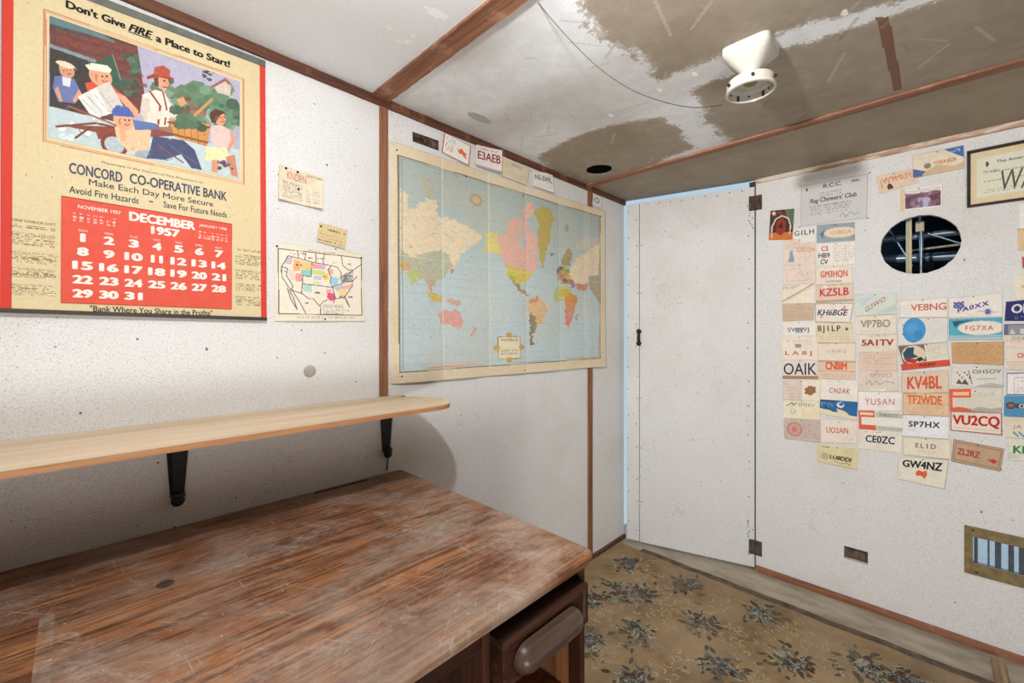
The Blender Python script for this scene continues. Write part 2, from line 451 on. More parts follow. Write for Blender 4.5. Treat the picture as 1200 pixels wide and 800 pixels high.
# wall with the cards: round hole, socket hole, grille opening
pc = on_right(1077, 286.5); HOLE_R = .1225
so0, so1 = on_right(989, 639), on_right(1017, 657); so1.z = on_right(989, 653.8).z
ve0, ve1 = on_right(1140, 628), on_right(1140, 659.5)
VENT_Y1 = ve0.y; VENT_Y0 = ve0.y - .29; VENT_Z0 = ve1.z; VENT_Z1 = ve0.z
right_holes = [ring((pc.y, pc.z), HOLE_R, HOLE_R, 64, .012, 4),
    [(so1.y, so1.z), (so0.y, so1.z), (so0.y, so0.z), (so1.y, so0.z)],
    [(VENT_Y0, VENT_Z0), (VENT_Y1, VENT_Z0), (VENT_Y1, VENT_Z1), (VENT_Y0, VENT_Z1)]]
m = slab_with_holes([(-1.6, 0), (.661, 0), (.661, CEIL), (-1.6, CEIL)], right_holes, lambda a, b: (RWALL, a, b), (.022, 0, 0))
tag(m.build('wall_right', M['wall']), kind='structure')
# dark post added behind the hinge line to keep the gap dark
m = MB(); m.box((RWALL + .03, .56, 0), (RWALL + .12, .70, CEIL)); tag(m.build('hinge_gap_post', M['seam']), kind='structure')

# ---- ceiling: three boards painted white over taupe
def sheet(name, P, cv, mat, off, parent=None, kind=None, loc=None, hole=None, thick=.004):
    nx, ny = cv.w, cv.h
    gs = np.linspace(0, 1, nx + 1); gt = np.linspace(0, 1, ny + 1)
    vs = [P(s, t) for t in gt for s in gs]
    fs = [(j * (nx + 1) + i, (j + 1) * (nx + 1) + i, (j + 1) * (nx + 1) + i + 1, j * (nx + 1) + i + 1) for j in range(ny) for i in range(nx)]
    keep = np.ones(len(fs), bool)
    if hole:
        (hx, hy), hr = hole; cell = (Vector(vs[1]) - Vector(vs[0])).length
        for i, v in enumerate(vs):
            d = math.hypot(v[0] - hx, v[1] - hy)
            if abs(d - hr) < cell * .75: vs[i] = (hx + (v[0] - hx) * hr / d, hy + (v[1] - hy) * hr / d, v[2])
        for i, f in enumerate(fs):
            q = np.mean([vs[k] for k in f], axis=0)
            if math.hypot(q[0] - hx, q[1] - hy) < hr * .97: keep[i] = False
    if loc is None: loc = Vector(P(.5, .5)) if parent is None else wloc(parent)
    me = bpy.data.meshes.new(name)
    me.from_pydata([tuple(Vector(v) - loc) for v in vs], [], [f for f, k in zip(fs, keep) if k])
    col = np.ones((ny * nx, 4)); col[:, :3] = lin(np.clip(cv.a, 0, 255)).reshape(-1, 3)
    at = me.color_attributes.new('Ink', 'FLOAT_COLOR', 'CORNER')
    at.data.foreach_set('color', np.repeat(col[keep], 4, axis=0).astype(np.float32).ravel())
    me.materials.append(mat); me.polygons.foreach_set('use_smooth', [True] * len(me.polygons)); me.update()
    o = bpy.data.objects.new(name, me); COL.objects.link(o)
    if parent is not None: o.parent = parent; o.location = loc - wloc(parent)
    else: o.location = loc
    so = o.modifiers.new('body', 'SOLIDIFY'); so.thickness = thick; so.offset = off
    return o
TAUPE = (152, 140, 124); CWHITE = (226, 229, 233); Y0, Y1 = -.5, LWALL
def ceil_xy(x0, x1, u, v):
    p = on_level(u, v, CEIL); return ((p.x - x0) / (x1 - x0), (Y1 - p.y) / (Y1 - Y0))
def brush(cv, n, c, seed, al=.35, L=.08):
    r = random.Random(seed)
    for _ in range(n):
        x, y = r.random(), r.uniform(0, .72); a = r.choice([.5, .9, 2.2, 2.6]) + r.uniform(-.3, .3); l = L * r.uniform(.3, 1)
        cv.line([(x, y), (x + math.cos(a) * l, y + math.sin(a) * l * cv.w / cv.h)], r.uniform(.003, .010), c, al * r.uniform(.3, 1))
# board 1, all whitish
cv = Canvas(150, 200, CWHITE, 11).noise(4, 30).stain(.25, (206, 205, 203), 40)
q = ceil_xy(BACK, .717, 512, 14); cv.oval(q[0], q[1], .012, .007, (236, 236, 235))
for (u, v) in ((455, 30), (468, 46), (478, 48), (486, 42), (520, 20), (390, 68)):
    q = ceil_xy(BACK, .717, u, v); cv.oval(q[0], q[1], .004, .003, (236, 236, 235), .8)
tag(sheet('ceiling', lambda s, t: (BACK + (.717 - BACK) * s, Y1 + (Y0 - Y1) * t, CEIL), cv, M['ceil'], -1), kind='structure')
# board 2, half painted
xa, xb = .717, 1.930
cv = Canvas(340, 520, CWHITE, 12); cv.noise(3, 24)
X0, YY0 = cv.X.copy(), cv.Y.copy()
def cp(*pts): return [ceil_xy(xa, xb, u, v) for u, v in pts]
cv.wob(.035, 26, 3)
XA, YA = cv.X.copy(), cv.Y.copy()
for kk in range(5):
    cv.X = XA + (vnoise(cv.h, cv.w, 5, 40 + kk) - .5) * .030 + (vnoise(cv.h, cv.w, 2, 60 + kk) - .5) * .022; cv.Y = YA + (vnoise(cv.h, cv.w, 7, 50 + kk) - .5) * .030 + (vnoise(cv.h, cv.w, 2, 70 + kk) - .5) * .018
    cv.poly(cp((676, -60), (686, 10), (722, 44), (776, 86), (812, 74), (850, 62), (888, 45), (925, 34), (958, 22), (1040, -2), (1200, -60)), TAUPE, .45)
    cv.poly(cp((808, 106), (846, 92), (880, 72), (912, 62), (960, 44), (1035, 18), (1110, -6), (1260, -70), (1420, 60), (1200, 70), (870, 166), (846, 158), (828, 134)), TAUPE, .45)
    cv.poly(cp((628, 184), (668, 162), (700, 152), (775, 136), (796, 148), (818, 172), (690, 218), (660, 204)), (156, 142, 124), .45)
cv.X, cv.Y = X0, YY0
cv.stain(.22, (120, 104, 86), 60, 2).noise(5, 9).noise(3, 3)
cv.poly(cp((1026, 18), (1042, 18), (1058, 102), (1048, 106)), (112, 74, 56), .8)
brush(cv, 34, (190, 178, 160), 5, .55)
brush(cv, 14, (112, 98, 82), 6, .4)
for a, b in (((768, 0), (786, 40)), ((834, 0), (810, 32)), ((1076, 78), (1112, 50)), ((1144, 30), (1165, 46)), ((690, 140), (760, 118)), ((970, 95), (990, 60))):
    cv.line(cp(a, b), .007, (190, 182, 170), .5)
cv.line(cp((634, 176), (760, 122), (812, 98)), .004, (228, 228, 226), .8)
for u, v in ((632, 171), (814, 85), (773, 104), (990, 13), (716, 134)):
    q = cp((u, v))[0]; cv.oval(q[0], q[1], .012, .004, (238, 238, 236))
q = cp((562, 137))[0]; cv.oval(q[0], q[1], .045, .012, (168, 166, 160), .8)
m = MB(); m.box((BACK, -1.6, CEIL), (RWALL, Y0, CEIL + .004)); tag(m.build('ceiling', plain('taupe_ceiling', TAUPE, .6)), kind='structure')
hc = on_level(702, 198, CEIL)
tag(sheet('ceiling', lambda s, t: (xa + (xb - xa) * s, Y1 + (Y0 - Y1) * t, CEIL), cv, M['ceil'], -1, hole=((hc.x, hc.y), .064)), kind='structure')
# board 3, bare taupe; its corner is cut back over the door
def xend(y): return RWALL if y < .60 else min(RWALL, 2.487 - .235 * (y - .66))
cv = Canvas(70, 300, (148, 136, 118), 13).noise(5, 12).stain(.3, (170, 158, 138), 22, 4).noise(3, 3)
brush(cv, 26, (178, 166, 146), 9, .3, .3)
tag(sheet('ceiling', lambda s, t: (1.930 + (xend(Y1 + (Y0 - Y1) * t) - 1.930) * s, Y1 + (Y0 - Y1) * t, CEIL), cv, M['ceil'], -1), kind='structure')
m = MB(); m.lathe([(.070, .002), (.070, .16), (.001, .16)], (hc.x, hc.y, CEIL), 32); tag(m.build('ceiling_hole_cap', M['cavity'], smooth=True), kind='structure')  # closed dark can added above the hole so it shows black

# ---- battens and trims
SZ_TOP = 1.0195
def wavy(lo, hi, axis, seed, amp=.0025, n=60, mat=None, name='trim', faces=None):
    """a lath with slightly uneven edges"""
    bm = bmesh.new(); r = random.Random(seed); lo = list(lo); hi = list(hi); o = [i for i in range(3) if i != axis]
    rows = []
    for k in range(n + 1):
        p = lo[axis] + (hi[axis] - lo[axis]) * k / n; row = []
        for a, b in ((0, 0), (1, 0), (1, 1), (0, 1)):
            c = [0, 0, 0]; c[axis] = p
            c[o[0]] = (lo, hi)[a][o[0]]; c[o[1]] = (lo, hi)[b][o[1]]
            w = r.uniform(-amp, amp)
            if amp: c[o[0]] += w * .6; c[o[1]] += r.uniform(-amp, amp) * .25
            row.append(bm.verts.new(c))
        rows.append(row)
    for A, B in zip(rows[:-1], rows[1:]):
        for i in range(4): bm.faces.new((A[i], A[(i + 1) % 4], B[(i + 1) % 4], B[i]))
    bm.faces.new(rows[0]); bm.faces.new(rows[-1][::-1])
    bmesh.ops.recalc_face_normals(bm, faces=bm.faces[:])
    mm = MB(); mm.from_bm(bm); return tag(mm.build(name, mat), kind='structure')
wavy((BACK, LWALL - .012, CEIL - .031), (2.318, LWALL + .004, CEIL), 0, 1, .0022, 160, M['trim_x'], 'trim_2')
wavy((.686, -1.6, CEIL - .012), (.748, LWALL - .01, CEIL + .004), 1, 2, .002, 120, M['trim_y'], 'trim_3')
wavy((1.908, -1.6, CEIL - .012), (1.952, LWALL - .01, CEIL + .004), 1, 3, .0012, 120, M['trim_y'], 'trim_4')
wavy((.717, LWALL - .006, SZ_TOP), (.748, LWALL + .004, CEIL - .03), 2, 4, .0006, 60, M['trim_z'], 'trim_5')
wavy((1.936, LWALL - .006, .02), (1.977, LWALL + .004, CEIL - .03), 2, 5, .0008, 60, M['trim_z'], 'trim_6')
wavy((BACK, LWALL - .012, 0), (2.318, LWALL + .004, .024), 0, 6, .001, 80, M['trim_x'], 'baseboard_left')
wavy((RWALL - .013, -1.6, 0), (RWALL + .004, .6585, .029), 1, 7, .0006, 60, M['trim_y'], 'baseboard_right')
def pale_trim():
    t = NT('half_painted_trim', .7); p = t.coord()
    g = t.noise(t.coord((30, 2, 30)), 1, 5, .6)
    c = t.ramp(g, [(.3, rgba((132, 92, 68))), (.5, rgba((178, 138, 112))), (.7, rgba((206, 176, 154)))])
    w = t.mul(t.mask(t.noise(t.coord((1, 1, 6)), 7, 4, .6), .44, .52), 1)
    t.color(t.mix(w, c, rgba((216, 204, 190)))); return t.m
wavy((RWALL - .011, -1.6, CEIL - .026), (RWALL + .004, .6585, CEIL), 1, 8, .0008, 90, pale_trim(), 'trim_7')

# ---- the door, standing a little ajar
def dpt(s, off, z): p = HINGE + DD * s + DN * off; return Vector((p.x, p.y, z))
DOOR_TOP = 1.992
door = empty('door_1', dpt(.33, -.015, .012)); tag(door, kind='structure')
def dbox(s0, s1, o0, o1, z0, z1, bevel=0):
    m = MB(); m.prism([dpt(s0, o0, z0), dpt(s1, o0, z0), dpt(s1, o1, z0), dpt(s0, o1, z0)], (0, 0, z1 - z0), 0, bevel); return m
dbox(.0035, .5885, -.030, 0, .012, DOOR_TOP, .0012).build('door_panel', M['wall'], door)
dbox(.5915, .6640, -.030, 0, .014, DOOR_TOP - .004, .0012).build('edge_strip', M['wall'], door)
dbox(.580, .600, -.034, -.012, .016, DOOR_TOP - .006).build('seam_backing', M['seam'], door)
for z in (.118, 1.906):
    hm = dbox(.0, .030, .0005, .0028, z - .038, z + .038); hm.box((RWALL - .0028, HINGE.y - .031, z - .038), (RWALL - .0004, HINGE.y + .001, z + .038))
    hg = hm.build('hinge', M['greyhinge' if z < 1 else 'rust'], door)
    m = MB(); m.tube([dpt(.0, .004, z - .038), dpt(.0, .004, z + .038)], .0035, 10); m.build('hinge_pin', M['rust'], hg)
hd = MB(); zk = 1.240
for dz in (0, -.069):
    c = dpt(.592, .0, zk + dz)
    bm = bmesh.new(); bmesh.ops.create_uvsphere(bm, u_segments=16, v_segments=10, radius=.0145)
    for v in bm.verts: v.co = v.co + c + DN * .006
    hd.from_bm(bm)
hd.tube([dpt(.592, .008, zk - .005), dpt(.592, .013, zk - .02), dpt(.592, .014, zk - .035), dpt(.592, .013, zk - .05), dpt(.592, .008, zk - .064)], [.008, .0085, .009, .0085, .008], 12)
hd.build('door_pull', M['black'], door, smooth=True)
nm = None; rr = random.Random(3)
def nail(p):
    global nm
    if nm is None:
        bm = bmesh.new(); bmesh.ops.create_uvsphere(bm, u_segments=8, v_segments=6, radius=.0032); nm = bpy.data.meshes.new('nail'); bm.to_mesh(nm); bm.free(); nm.materials.append(M['tack'])
    o = bpy.data.objects.new('nail', nm); COL.objects.link(o); o.parent = door; o.location = p - wloc(door); return o
for k in range(13):
    z = .09 + k * .15 + rr.uniform(-.03, .03)
    nail(dpt(.604 + rr.uniform(-.004, .006), 0, z)); nail(dpt(.654 + rr.uniform(-.004, .004), 0, z + .05)); 
    if k % 2: nail(dpt(.578, 0, z))
    nail(dpt(.03 + rr.uniform(-.004, .006), 0, z)); 
for z in (.118, 1.906):
    for k in range(7): nail(dpt(rr.uniform(.008, .036), 0, z + (.05 if z < 1 else -.05) + (.016 if z < 1 else -.016) * k * .8))
for k in range(9): nail(dpt(.06 + k * .06, 0, DOOR_TOP - .018 + rr.uniform(-.004, .004)))

# ================================================================== carpet
bx1, by0, by1 = 2.238, -1.45, 1.318
cm = MB(); cm.box((-1.5, by0, 0), (bx1, by1, .006), .002)
motif_px = [(735, 661), (722, 692), (752, 696), (802, 686), (745, 741), (822, 731), (890, 719), (846, 781), (930, 776), (742, 797), (690, 750), (1008, 778), (690, 703), (1062, 800), (800, 830), (900, 840), (980, 850)]
cents = [on_level(u, v, .006) for u, v in motif_px]
rr = random.Random(21)
for i in range(8):
    for j in range(12):
        p = Vector((.2 + j * .2 + (i % 2) * .1, -1.3 + i * .3, .006))
        if p.x < bx1 - .1 and all((p - c).length > .2 for c in cents): cents.append(p)
def leaf(c, a, L, w, mi, z):
    d = Vector((math.cos(a), math.sin(a), 0)); n = Vector((-d.y, d.x, 0)); pts = []
    for t, q in ((0, 0), (.25, .8), (.55, 1), (.85, .5), (1, 0), (.85, -.5), (.55, -1), (.25, -.8)):
        p = c + d * (L * t) + n * (w * q); pts.append((p.x, p.y, z))
    if all(p[0] < bx1 and p[1] < by1 for p in pts): cm.add(pts, [tuple(range(8))], mi)
def stroke(pts, w, mi, z):
    for a, b in zip(pts[:-1], pts[1:]):
        d = (b - a); 
        if d.length < 1e-6: continue
        n = Vector((-d.y, d.x, 0)).normalized() * w / 2; q = [(p.x, p.y, z) for p in (a - n, b - n, b + n, a + n)]
        if all(p[0] < bx1 and p[1] < by1 for p in q): cm.add(q, [(0, 1, 2, 3)], mi)
for ci, c in enumerate(cents):
    sz = rr.uniform(.8, 1.05)
    for k in range(44):       # leaves
        a = rr.uniform(0, 2 * PI); rad = abs(rr.gauss(0, .045)) * sz
        p = c + Vector((math.cos(a) * rad * 1.2, math.sin(a) * rad, 0))
        leaf(p, a + rr.uniform(-.9, .9), rr.uniform(.018, .046), rr.uniform(.005, .011), rr.choice([1, 1, 1, 2, 2, 5]), .0062 + .00001 * k)
    for k in range(5):        # rosettes
        a = rr.uniform(0, 2 * PI); p = c + Vector((math.cos(a), math.sin(a), 0)) * rr.uniform(0, .05)
        cc = rr.choice([3, 3, 7, 4])
        for q in range(6): leaf(p, q * PI / 3 + a, .017, .006, cc, .0069 + .00002 * k)
        leaf(p - Vector((.004, 0, 0)), 0, .008, .004, 1, .0072)
    for k in range(34):       # pale outlines and curls
        a = rr.uniform(0, 2 * PI); p = c + Vector((math.cos(a) * 1.2, math.sin(a), 0)) * rr.uniform(.005, .085)
        b = rr.uniform(0, 2 * PI); g = rr.uniform(-1, 1); pts = [p.copy()]
        for q in range(6): p = p + Vector((math.cos(b), math.sin(b), 0)) * .007; b += g * .8; pts.append(p.copy())
        stroke(pts, .0038, rr.choice([4, 4, 7, 7, 1]), .0074)
gold_px = [(760, 674), (778, 702), (842, 714), (715, 768), (795, 775), (862, 746), (702, 724), (770, 655), (900, 752), (930, 735), (690, 770), (770, 730), (880, 795), (965, 760), (800, 712)]
golds = [on_level(u, v, .006) for u, v in gold_px]
for i in range(8):
    for j in range(12):
        p = Vector((.25 + j * .2 + (i % 2) * .1, -1.15 + i * .3, .006))
        if p.x < bx1 - .1 and all((p - c).length > .16 for c in golds + cents): golds.append(p)
for c in golds:
    for k in range(14):
        p = c + Vector((rr.gauss(0, .05), rr.gauss(0, .028), 0)); b = rr.uniform(0, 2 * PI); g = rr.choice([-1, 1]) * rr.uniform(.4, 1.1); pts = [p.copy()]
        for q in range(6): p = p + Vector((math.cos(b), math.sin(b), 0)) * .008; b += g * .8; pts.append(p.copy())
        stroke(pts, .0046, 6, .0064)
carpet = cm.build('carpet', [M['carpet'], ink('carpet_slate', (66, 70, 72)), ink('carpet_moss', (92, 98, 80)), ink('carpet_rose', (134, 96, 88)), ink('carpet_pale', (204, 202, 190), .3), ink('carpet_umber', (70, 52, 40)), ink('carpet_gold', (208, 188, 148), .2), ink('carpet_blue', (132, 146, 154), .3)])
tag(carpet, 'worn brown floral carpet with dark flower clusters laid over the floor', 'carpet')
m = MB(); bm = bmesh.new(); n = 60; rows = []
for k in range(n + 1):
    y = by0 + (by1 - .14 - by0) * k / n; w = .003 * math.sin(k * .9) + .002 * math.sin(k * 2.3)
    rows.append([bm.verts.new(p) for p in ((bx1 - .016 + w, y, .004), (bx1 - .014 + w, y, .0085), (bx1 + .020 + w, y, .0095), (bx1 + .026 + w, y, .0))])
for A, B in zip(rows[:-1], rows[1:]):
    for i in range(3): bm.faces.new((A[i], B[i], B[i + 1], A[i + 1]))
bmesh.ops.recalc_face_normals(bm, faces=bm.faces[:]); m.from_bm(bm)
eb = NT('binding_grime', .9, .1); eb.color(eb.ramp(eb.noise(eb.coord(), 22, 5, .7), [(.3, rgba((70, 58, 50))), (.6, rgba((108, 94, 82))), (.75, rgba((134, 120, 106)))]))
m.build('edge_binding', eb.m, carpet)
m = MB(); m.box((1.75, -.184, .0075), (2.405, -.150, .022), .002)
tag(m.build('wooden_strip', M['stick']), 'short weathered wooden strip lying across the floor edge at the bottom right corner', 'wooden strip')

# ================================================================== desk
DT = .760; DX1 = .797; DX0 = -.80; DY0 = .526; DY1 = 1.326
desk = empty('desk', (0, (DY0 + DY1) / 2, .006), 'old dark oak desk with dusty scratched top standing against the wall below the shelf', 'desk')
def desktop():
    """slab with rounded corners and a rolled edge"""
    rc = .022; corners = [(DX0, DY0), (DX1, DY0), (DX1, DY1), (DX0, DY1)]; loop = []
    for (x, y), a0 in zip(corners, (PI, 1.5 * PI, 0, .5 * PI)):
        sx = 1 if x == DX0 else -1; sy = 1 if y == DY0 else -1
        for k in range(7):
            a = a0 + k * PI / 12; loop.append((x + sx * rc + rc * math.cos(a), y + sy * rc + rc * math.sin(a), math.cos(a), math.sin(a)))
    prof = [(.010, 0), (.004, -.0006), (.0012, -.003), (0, -.008), (0, -.014), (.003, -.020), (.008, -.023), (.008, -.027), (.012, -.032), (.03, -.032)]
    bm = bmesh.new(); rows = []
    for inset, dz in prof: rows.append([bm.verts.new((x - nx * inset, y - ny * inset, DT + dz)) for x, y, nx, ny in loop])
    n = len(loop)
    for A, B in zip(rows[:-1], rows[1:]):
        for i in range(n): bm.faces.new((A[i], B[i], B[(i + 1) % n], A[(i + 1) % n]))
    bm.faces.new(rows[0]); bm.faces.new(rows[-1][::-1]); bmesh.ops.recalc_face_normals(bm, faces=bm.faces[:])
    return bm
m = MB(); m.from_bm(desktop()); m.build('desk_top', M['desktop'], desk, smooth=50)
a, b = on_level(368, 577.5, DT), on_level(431, 562.5, DT)
yc = (a.y + b.y) / 2
m = MB(); m.box((a.x, yc - .006, DT + .0001), (b.x, yc + .006, DT + .0008)); m.build('cable_slot', M['seam'], desk)
g = on_level(194, 684, DT); m = MB(); m.lathe([(.003, .0002), (.004, .0018), (.010, .0026), (.013, .0014), (.014, .0001)], (g.x, g.y, DT), 24); m.build('metal_washer', M['rust'], desk, smooth=True)
UND = DT - .032; PF = .542; PX0, PX1 = .482, .777; FL = .0098
def part(name, lo, hi, mat, bevel=.0015, parent=desk):
    mm = MB(); mm.box(lo, hi, bevel); return mm.build(name, mat, parent)
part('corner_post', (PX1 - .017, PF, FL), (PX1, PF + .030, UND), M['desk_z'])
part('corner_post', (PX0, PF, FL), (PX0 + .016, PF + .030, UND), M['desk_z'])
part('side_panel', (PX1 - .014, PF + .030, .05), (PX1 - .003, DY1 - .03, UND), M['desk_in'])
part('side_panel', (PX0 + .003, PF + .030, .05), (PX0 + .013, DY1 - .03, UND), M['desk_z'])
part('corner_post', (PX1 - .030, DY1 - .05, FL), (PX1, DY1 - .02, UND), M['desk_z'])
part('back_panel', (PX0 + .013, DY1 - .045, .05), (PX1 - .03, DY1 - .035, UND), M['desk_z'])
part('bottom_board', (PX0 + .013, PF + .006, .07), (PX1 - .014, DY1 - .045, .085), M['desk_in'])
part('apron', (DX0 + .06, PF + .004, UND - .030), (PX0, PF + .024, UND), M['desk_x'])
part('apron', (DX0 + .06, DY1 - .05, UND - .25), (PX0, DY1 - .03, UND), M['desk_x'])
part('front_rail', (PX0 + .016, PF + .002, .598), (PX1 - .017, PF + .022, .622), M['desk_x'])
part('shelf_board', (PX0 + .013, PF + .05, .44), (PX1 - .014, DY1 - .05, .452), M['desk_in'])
# left pedestal, mostly out of view
part('side_panel', (DX0 + .02, PF + .03, .05), (DX0 + .034, DY1 - .03, UND), M['desk_z'])
part('side_panel', (DX0 + .30, PF + .03, .05), (DX0 + .314, DY1 - .03, UND), M['desk_z'])
for x in (DX0 + .02, DX0 + .298): part('corner_post', (x, PF, FL), (x + .016, PF + .03, UND), M['desk_z'])
# drawer with a raised panel and a long cup pull
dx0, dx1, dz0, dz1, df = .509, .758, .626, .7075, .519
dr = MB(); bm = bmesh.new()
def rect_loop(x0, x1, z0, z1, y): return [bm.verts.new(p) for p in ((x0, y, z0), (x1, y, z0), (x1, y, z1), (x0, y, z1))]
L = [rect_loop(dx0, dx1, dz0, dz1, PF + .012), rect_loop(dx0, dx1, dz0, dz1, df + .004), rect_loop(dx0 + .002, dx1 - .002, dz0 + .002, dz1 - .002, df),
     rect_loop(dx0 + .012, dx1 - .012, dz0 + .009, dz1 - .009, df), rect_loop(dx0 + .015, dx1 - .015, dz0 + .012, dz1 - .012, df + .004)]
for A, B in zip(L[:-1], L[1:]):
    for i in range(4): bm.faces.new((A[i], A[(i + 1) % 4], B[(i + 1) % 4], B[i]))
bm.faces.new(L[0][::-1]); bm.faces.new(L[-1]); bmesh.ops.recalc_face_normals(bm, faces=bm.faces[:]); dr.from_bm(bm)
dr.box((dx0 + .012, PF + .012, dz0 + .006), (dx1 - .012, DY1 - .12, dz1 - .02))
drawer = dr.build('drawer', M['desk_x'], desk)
def pull():
    bm = bmesh.new(); x0, x1 = .532, .720; zc = .661; hh = .0265; dep = .029; NX, NA = 28, 14; rows = []
    for i in range(NX + 1):
        t = i / NX; x = x0 + (x1 - x0) * t; e = min(t, 1 - t) * (x1 - x0)
        s = math.sqrt(max(0, 1 - (1 - min(1, e / .030)) ** 2)); s = max(s, .04)
        rows.append([bm.verts.new((x, df + .0005 - dep * s * math.sin(PI * k / NA), zc + hh * s * math.cos(PI * k / NA))) for k in range(NA + 1)])
    for A, B in zip(rows[:-1], rows[1:]):
        for k in range(NA): bm.faces.new((A[k], A[k + 1], B[k + 1], B[k]))
        bm.faces.new((A[NA], A[0], B[0], B[NA]))
    bm.faces.new(rows[0]); bm.faces.new(rows[-1][::-1]); bmesh.ops.recalc_face_normals(bm, faces=bm.faces[:]); return bm
m = MB(); m.from_bm(pull()); m.build('drawer_pull', M['handle'], drawer, smooth=60)

# ================================================================== shelf on its brackets
SZ = 1.018; ST = .0125; SY = 1.040
outline = [(-1.0, LWALL - .001), (-1.0, SY)]
for k in range(15):
    a = -PI / 2 + k * PI / 14 * .985
    outline.append((.748 + .096 * math.cos(a) ** .9 if math.cos(a) > 0 else .748, 1.160 + .120 * math.sin(a)))
outline += [(.80, 1.305), (.765, LWALL - .001)]
def shelf():
    bm = bmesh.new(); t = [bm.verts.new((x, y, SZ)) for x, y in outline]; b = [bm.verts.new((x, y, SZ - ST)) for x, y in outline]
    f = bm.faces.new(t); bm.faces.new(b[::-1]); n = len(t)
    for i in range(n): bm.faces.new((t[i], b[i], b[(i + 1) % n], t[(i + 1) % n]))
    bmesh.ops.recalc_face_normals(bm, faces=bm.faces[:]); return bm
m = MB(); bm = shelf(); m.from_bm(bm)
top = {i for i, f in enumerate(m.f) if all(abs(m.v[k][2] - SZ) < 1e-6 or abs(m.v[k][2] - SZ + ST) < 1e-6 for k in f) and len({round(m.v[k][2], 5) for k in f}) == 1}
m.mi = [0 if i in top else 1 for i in range(len(m.f))]
tag(m.build('wall_shelf', [M['ply'], M['ply_edge']]), 'long pale plywood shelf with a rounded right end fixed above the desk', 'shelf')
def bracket(x, z0, label):
    """cast bracket: upright against the wall, arm under the board, curved web, ball foot"""
    r = empty('shelf_bracket', (x, LWALL, z0), label, 'bracket', 'shelf brackets')
    zt = SZ - ST; m = MB(); N = 12; bm = bmesh.new(); rows = []
    for k in range(N + 1):
        t = k / N; z = zt - (zt - z0 - .018) * t; hw = .0245 * (1 - t) + .0135 * t; d = .010 + .012 * (1 - t) + .14 * (1 - t) ** 26
        rows.append([bm.verts.new(p) for p in ((x - hw, LWALL - .0005, z), (x - hw, LWALL - d * .55, z), (x - hw * .55, LWALL - d, z), (x + hw * .55, LWALL - d, z), (x + hw, LWALL - d * .55, z), (x + hw, LWALL - .0005, z))])
    for A, B in zip(rows[:-1], rows[1:]):
        for i in range(6): bm.faces.new((A[i], A[(i + 1) % 6], B[(i + 1) % 6], B[i]))
    bm.faces.new(rows[0]); bm.faces.new(rows[-1][::-1]); bmesh.ops.recalc_face_normals(bm, faces=bm.faces[:]); m.from_bm(bm)
    m.build('bracket_body', M['black'], r)
    m = MB(); m.lathe([(.001, -.014), (.010, -.010), (.0145, 0), (.0125, .008), (.015, .012), (.0135, .020), (.001, .021)], (x, LWALL - .0155, z0 + .012), 20); m.build('bracket_foot', M['black'], r, smooth=True)
    return r
bracket(.176, .812, 'black iron shelf bracket at the middle of the shelf, left of the two brackets')
rb = bracket(.742, .812, 'black iron shelf bracket near the rounded right end of the shelf')
p = on_left(453, 533); m = MB(); m.tube([(p.x, LWALL - .006, p.z), (p.x + .002, LWALL - .005, p.z - .02), (p.x - .001, LWALL - .004, p.z - .05)], .0022, 8)
m.build('cord_end', M['cord'], rb, smooth=True)

# ================================================================== ceiling lamp holder and its wire
lc = Vector((1.322, .366, CEIL))
lampo = empty('ceiling_lamp_holder', lc, 'white porcelain ceiling lamp holder with an empty open glass ring', 'lamp')
def base():
    bm = bmesh.new(); rows = []; N = 40
    for (w, sq, z) in ((.0610, 7, 0), (.0610, 7, -.020), (.0585, 6, -.026), (.0500, 4.5, -.036), (.0380, 3, -.050), (.0290, 2.3, -.062), (.0235, 2, -.070), (.0215, 2, -.078), (.0230, 2, -.083), (.034, 2, -.087)):
        row = []
        for k in range(N):
            a = 2 * PI * k / N + PI / 4; c, s = math.cos(a), math.sin(a); e = 2 / sq
            row.append(bm.verts.new((lc.x + w * math.copysign(abs(c) ** e, c), lc.y + w * math.copysign(abs(s) ** e, s), lc.z + z)))
        rows.append(row)
    for A, B in zip(rows[:-1], rows[1:]):
        for i in range(N): bm.faces.new((A[i], B[i], B[(i + 1) % N], A[(i + 1) % N]))
    bm.faces.new(rows[0]); bm.faces.new(rows[-1][::-1]); bmesh.ops.recalc_face_normals(bm, faces=bm.faces[:]); return bm
m = MB(); m.from_bm(base()); m.build('porcelain_base', M['porcelain'], lampo, smooth=35)
m = MB(); m.lathe([(.024, -.083), (.044, -.086), (.057, -.091), (.0605, -.099), (.0605, -.113), (.0625, -.117), (.0625, -.122), (.0565, -.123), (.0555, -.118), (.0545, -.102), (.049, -.096), (.018, -.093)], (lc.x, lc.y, lc.z), 48)
rg = m.build('shade_ring', M['porcelain'], lampo, smooth=35)
for k in range(6):
    a = k * PI / 3 + .35; d = Vector((math.cos(a), math.sin(a), 0)); c = lc + Vector((0, 0, -.108))
    m = MB(); m.tube([c + d * .053, c + d * .068], .0028, 8); m.lathe([(.001, 0), (.004, .001), (.004, .004), (.001, .005)], c + d * .0645, 10); m.build('set_screw', M['tack'], rg)
for k in range(5):
    a = 2 * PI * k / 5 + .9; d = Vector((math.cos(a), math.sin(a), 0)); n = Vector((-d.y, d.x, 0)); c = lc + d * .0542
    m = MB(); m.prism([c + n * .0035 + Vector((0, 0, -.120)), c - n * .0035 + Vector((0, 0, -.120)), c - n * .0035 + Vector((0, 0, -.105)), c + n * .0035 + Vector((0, 0, -.105))], d * -.0015); m.build('ring_slot', M['seam'], rg)
m = MB(); m.lathe([(.001, -.100), (.016, -.100), (.018, -.096), (.018, -.090)], (lc.x, lc.y, lc.z), 20); m.build('bulb_socket', M['brass'], lampo, smooth=True)
